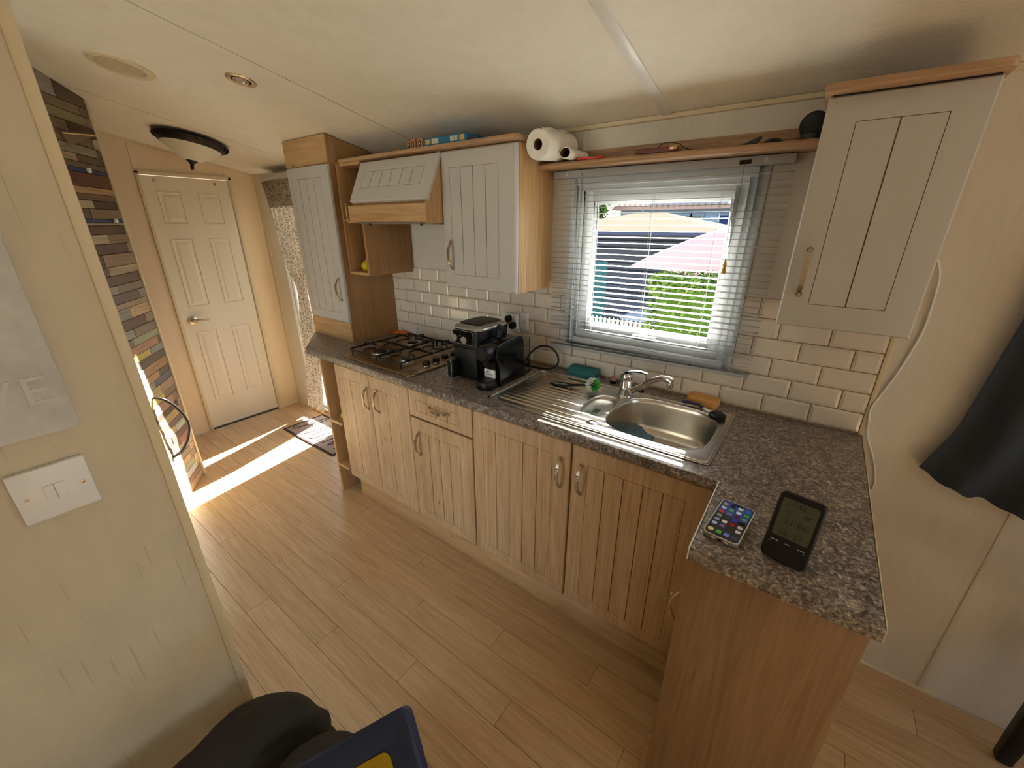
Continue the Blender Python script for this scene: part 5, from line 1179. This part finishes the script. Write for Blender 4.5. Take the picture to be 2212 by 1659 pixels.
V_ = [(-0.74, -2.10, 0.50), (-0.86, -2.06, 0.50), (-0.925, -1.75, 0.555), (-0.955, -1.505, 0.560), (-0.945, -1.455, 0.50), (-0.94, -1.45, 0.28), (-0.94, -1.45, 0.09), (-0.925, -1.36, 0.05), (-0.91, -1.27, 0.035),
      (-0.64, -2.06, 0.50), (-0.72, -1.75, 0.530), (-0.815, -1.475, 0.530), (-0.815, -1.425, 0.47), (-0.80, -1.42, 0.28), (-0.79, -1.42, 0.09), (-0.775, -1.33, 0.05), (-0.765, -1.24, 0.035), (-0.74, -2.16, 0.68)]
E_ = [(0, 1), (1, 2), (2, 3), (3, 4), (4, 5), (5, 6), (6, 7), (7, 8), (0, 9), (9, 10), (10, 11), (11, 12), (12, 13), (13, 14), (14, 15), (15, 16), (0, 17)]
Rr = [.12, .10, .088, .068, .070, .060, .042, .040, .030, .10, .088, .068, .070, .060, .042, .040, .030, (.15, .11)]
skin_mesh('trousers', V_, E_, Rr, 0, M['trousers'], tp.o, PB)
# cloth folds over the knee
def fold(pts, r): return MB().tube(smoothpts(pts, 5), r, 8)
# navy hard case with yellow front
P1, P2, P3 = CAM + Vector((-0.6125, 0.3360, -1.1206)) * 0.60, CAM + Vector((-0.572, 0.3554, -1.1390)) * 0.61, CAM + Vector((-0.7634, 0.1701, -1.2388)) * 0.585
exx = (P1 - P3).normalized(); vd = (P1 - CAM).normalized()
nn = -(vd - exx * vd.dot(exx)).normalized(); ezz = nn.cross(exx); 
if ezz.dot(Vector((0, 0, 1))) < 0: ezz = -ezz
KM = frame_m(P1 + nn * 0.0, exx, -nn, ezz)
tc = T('hard_case', 'navy blue hard case with yellow front panel on the lap', 'case', tuple(P1))
def kl(k_, y_): return [(p[0], y_, p[1]) for p in rrect(-0.22 + k_, 0.024 - k_, -0.13 + k_, 0.005 - k_, 0.013, 6)]
tc.part('shell', MB().loft([kl(.003, .026), kl(0, .023), kl(0, .004), kl(.004, 0.0), kl(.034, 0.0), kl(.038, .003)]).xf(KM), colmat(28, 44, 78, 0.35), smooth=0.6)
tc.part('yellow_panel', MB().loft([kl(.038, .0035), kl(.038, .0005), kl(.040, -.0002)]).xf(KM), colmat(176, 146, 16, 0.4), smooth=0.6)
tc.part('orange_print', MB().loft([kl(.052, -.0001), kl(.052, -.0006)]).xf(KM), colmat(186, 110, 20, 0.4))

# ------------------------------------------------------------------ outside the window
GZ = -0.62
gr = ob('ground', MB().box(-60, 60, 0.12, 90, GZ - .1, GZ).mesh('ground', outmat(110, 106, 100)), None); gr['kind'] = 'structure'
gr2 = ob('ground', MB().box(-60, 60, -90, YF - .1, GZ - .1, GZ).mesh('ground', outmat(170, 164, 150)), None); gr2['kind'] = 'structure'
# neighbouring lodge
HB = outmat(122, 144, 166)
t = T('neighbour_lodge', 'blue timber lodge with tiled roof beyond the gazebo', 'house', (-2.5, 12.0, GZ))
HX0, HX1, HY = -5.05, 3.0, 10.0
t.part('wall', MB().box(HX0, HX1, HY, HY + 4, GZ, 1.90), HB)
for i in range(16): t.part('weatherboard', MB().prism([(HY, GZ + i * .158), (HY - .018, GZ + i * .158), (HY - .004, GZ + (i + 1) * .158)], 'x', HX0, HX1), HB)
t.part('gable', MB().prism([(-4.25, 1.90), (-2.25, 1.90), (-3.25, 2.62)], 'y', HY - 0.25, HY + 1.5), HB)
for sg in (-1, 1):
    t.part('gable_board', MB().prism([(-3.25, 2.70), (-3.25, 2.60), (-3.25 + sg * 1.12, 1.80), (-3.25 + sg * 1.12, 1.90)], 'y', HY - 0.30, HY - 0.24), outmat(118, 136, 152))
rf = MB().prism([(HY - 0.35, 1.88), (HY - 0.35, 1.93), (HY + 2.0, 2.75), (HY + 4.3, 1.93), (HY + 4.3, 1.88)], 'x', HX0 - .12, HX1 + .1)
t.part('roof', rf, outmat(150, 126, 116))
for j in range(7):
    yy = HY - 0.36 + j * .30; zz = 1.90 + (yy - HY + 0.36) * 0.349
    m_ = MB()
    for i in range(56): m_.tube([(HX0 + i * .145, yy, zz + .035), (HX0 + i * .145, yy + .32, zz + .035 + .112)], 0.062, 6)
    t.part('tile_course', m_, outmat(156, 132, 122), kind='stuff')
o = t.part('oval_sign', MB().lathe([(0.0, -0.001), (1.0, 0.0), (1.0, 0.02)], (0, 0, 0), 'y', 24).xf(Matrix.Translation((-3.27, HY - 0.28, 1.90)) @ Matrix.Diagonal((0.125, 1, 0.048, 1))), outmat(70, 84, 96))
m_ = textmb('SERVE', 0.055, 0.002); m_.xf(Matrix.Translation((-3.27, HY - 0.285, 1.895)) @ Matrix.Rotation(PI / 2, 4, 'X')); t.part('sign_lettering', m_, M['white'], parent=o)
for (xa, xb, za, zb_, cc) in ((-3.60, -3.20, 1.36, 1.74, (92, 100, 98)), (-3.14, -2.92, 1.36, 1.74, (110, 116, 108)), (-2.50, -2.26, 0.6, 1.74, (40, 56, 96)), (-1.9, -1.3, 1.2, 1.74, (92, 100, 98))):
    o = t.part('window', MB().ring(xa - .05, xb + .05, za - .05, zb_ + .05, .05, HY - .05, HY), outmat(118, 136, 152)); t.part('pane', MB().box(xa, xb, HY - .03, HY - .02, za, zb_), outmat(*cc), parent=o)
t.part('roof_vent', MB().tube([(-2.36, 11.0, 2.2), (-2.36, 11.0, 2.55)], .05, 8), outmat(150, 140, 136))
# gazebo
t = T('gazebo', 'gazebo with peaked beige canopy and dark slatted sides outside', 'gazebo', (-2.55, 5.0, GZ))
gx0, gx1, gy0, gy1 = -4.1, -1.30, 4.2, 6.4
ap = [(-2.72, 5.15, 1.71), (-2.40, 5.15, 1.71), (-2.40, 5.40, 1.71), (-2.72, 5.40, 1.71)]
ev = [(gx0, gy0, 1.455), (gx1, gy0, 1.455), (gx1, gy1, 1.455), (gx0, gy1, 1.455)]
m_ = MB().add(ap + ev, [(0, 1, 2, 3), (4, 5, 1, 0), (5, 6, 2, 1), (6, 7, 3, 2), (7, 4, 0, 3)]); m_.add([(p[0], p[1], p[2] - .01) for p in ap + ev], [(3, 2, 1, 0), (0, 1, 5, 4), (1, 2, 6, 5), (2, 3, 7, 6), (3, 0, 4, 7)])
t.part('canopy', m_, outmat(102, 93, 83))
t.part('eaves_frame', MB().box(gx0, gx1, gy0, gy0 + .05, 1.40, 1.455).box(gx0, gx1, gy1 - .05, gy1, 1.40, 1.455), outmat(60, 66, 86))
for px_, py_ in ((gx0, gy0), (gx1 - .06, gy0), (gx0, gy1 - .06), (gx1 - .06, gy1 - .06)): t.part('post', MB().box(px_, px_ + .06, py_, py_ + .06, GZ, 1.42), outmat(70, 76, 96))
for i in range(14): t.part('wall_slat', MB().box(gx0 + .05, gx1 - .05, gy1 - .10, gy1 - .06, GZ + .10 + i * .138, GZ + .205 + i * .138), outmat(78, 82, 94))
t.part('back_sheet', MB().box(gx0 + .05, gx1 - .05, gy1 - .055, gy1 - .05, GZ, 1.42), outmat(54, 58, 70))
single('teal_screen', MB().grid(lambda u, v: (-2.95 + .24 * u, 4.05 + .03 * math.sin(u * 9), GZ + 1.66 * v), 10, 4), outmat(52, 84, 88), 'teal fabric screen standing at the left post of the gazebo', 'screen', base=(-2.85, 4.05, GZ), smooth=1.0)
t = T('garden_table', 'grey garden table under the gazebo', 'table', (-2.2, 5.1, GZ))
t.part('table_top', MB().box(-2.7, -1.7, 4.7, 5.5, .10, .14), outmat(150, 160, 176))
for px_, py_ in ((-2.65, 4.75), (-1.8, 4.75), (-2.65, 5.4), (-1.8, 5.4)): t.part('leg', MB().box(px_, px_ + .05, py_, py_ + .05, GZ, .10), outmat(130, 138, 152))
# pink parasol, tilted
t = T('garden_parasol', 'pink garden parasol tilted in front of the gazebo', 'parasol', (-0.4, 2.6, GZ))
apx = Vector((-0.52, 2.42, 1.62)); rim_ = []
for q in ((-1.69, 2.25, 1.172), (-1.085, 2.02, 1.140), (-0.40, 1.92, 1.27), (0.35, 2.2, 1.42), (0.45, 2.8, 1.50), (-0.2, 3.25, 1.48), (-1.0, 3.15, 1.40), (-1.55, 2.8, 1.28)): rim_.append(Vector(q))
for i in range(8):
    a_, b_ = rim_[i], rim_[(i + 1) % 8]
    def pan(u, v, a_=a_, b_=b_):
        e_ = a_.lerp(b_, u); sag = 0.03 * math.sin(PI * u) * v
        p = apx.lerp(e_, v); return (p.x, p.y, p.z + 0.10 * math.sin(PI * v) * 0.5 + sag * .5)
    t.part('canopy_panel', MB().grid(pan, 8, 8), outmat(158, 128, 130), smooth=1.2)
    t.part('rib', MB().tube([apx + Vector((0, 0, -.02)), apx.lerp(a_, .5) + Vector((0, 0, .04)), a_ + Vector((0, 0, -.004))], .006, 6), outmat(150, 120, 124))
t.part('pole', MB().tube([(-0.38, 2.62, GZ), (-0.40, 2.60, 0.9), (-0.50, 2.44, 1.64)], .018, 10), outmat(190, 186, 184), smooth=0.9)
# hedge, picket fence, tree
def leafy(n, fn, s0, s1, seed):
    r_ = random.Random(seed); m_ = MB()
    for i in range(n):
        c = Vector(fn(r_)); d_ = Vector((r_.gauss(0, 1), r_.gauss(0, 1), r_.gauss(0, 1) + .6)).normalized(); a_ = d_.orthogonal().normalized(); a_ = Matrix.Rotation(r_.uniform(0, 6.28), 3, d_) @ a_; b_ = d_.cross(a_)
        s_ = r_.uniform(s0, s1); m_.add([c - a_ * s_, c + b_ * s_ * .5, c + a_ * s_, c - b_ * s_ * .5], [(0, 1, 2, 3)])
    return m_
t = T('hedge', 'leafy green hedge below the pink parasol', 'hedge', (-0.5, 2.3, GZ))
hx0, hx1, hy0, hy1, hz = -1.215, 0.9, 1.42, 1.84, 1.165
t.part('hedge_core', MB().box(hx0 + .06, hx1 - .05, hy0 + .06, hy1 - .05, GZ, hz - .07), outmat(52, 74, 30))
lm, ntl, bl_ = newmat('hedge_leaf'); bl_.inputs['Roughness'].default_value = 1.0; bl_.inputs['Specular IOR Level'].default_value = 0.0
oi = N(ntl, 'ShaderNodeTexCoord'); cl_ = ramp(ntl, noise(ntl, oi.outputs['Object'], 22, 3), [(0.35, rgb(48, 66, 30)), (0.65, rgb(92, 116, 56))]); ntl.links.new(cl_, bl_.inputs['Base Color'])
def hf(r_):
    k_ = r_.random()
    if k_ < .45: return (r_.uniform(hx0, hx1), hy0 + r_.uniform(-.03, .06), r_.uniform(GZ, hz))
    if k_ < .8: return (r_.uniform(hx0, hx1), r_.uniform(hy0, hy1), hz + r_.uniform(-.07, .04))
    return (hx0 + r_.uniform(-.03, .06), r_.uniform(hy0, hy1), r_.uniform(GZ, hz))
t.part('foliage', leafy(9000, hf, .012, .030, 5), lm, kind='stuff')
t = T('tree', 'green tree at the left edge beside the lodge', 'tree', (-5.6, 9.0, GZ))
t.part('trunk', MB().tube([(-5.5, 9.0, GZ), (-5.48, 9.0, 1.2), (-5.4, 9.0, 2.0)], [.10, .08, .05], 8), outmat(100, 84, 64))
def tf(r_):
    a_, b_, q = r_.uniform(0, 6.28), math.acos(r_.uniform(-1, 1)), r_.uniform(.5, 1) ; return (-5.45 + .42 * q * math.sin(b_) * math.cos(a_), 9 + .6 * q * math.sin(b_) * math.sin(a_), 1.95 + .75 * q * math.cos(b_))
t.part('foliage', leafy(1800, tf, .04, .08, 8), lm, kind='stuff')
t = T('picket_fence', 'low white picket fence at the bottom left of the window view', 'fence', (-1.9, 2.6, GZ))
for i in range(26): t.part('picket', MB().prism([(-2.62 + i * .05, GZ), (-2.588 + i * .05, GZ), (-2.588 + i * .05, .555), (-2.604 + i * .05, .585), (-2.62 + i * .05, .555)], 'y', 2.60, 2.612), outmat(170, 162, 152))
for zz in (.47, 0.05): t.part('rail', MB().box(-2.65, -1.33, 2.612, 2.635, zz, zz + .035), outmat(168, 160, 150))
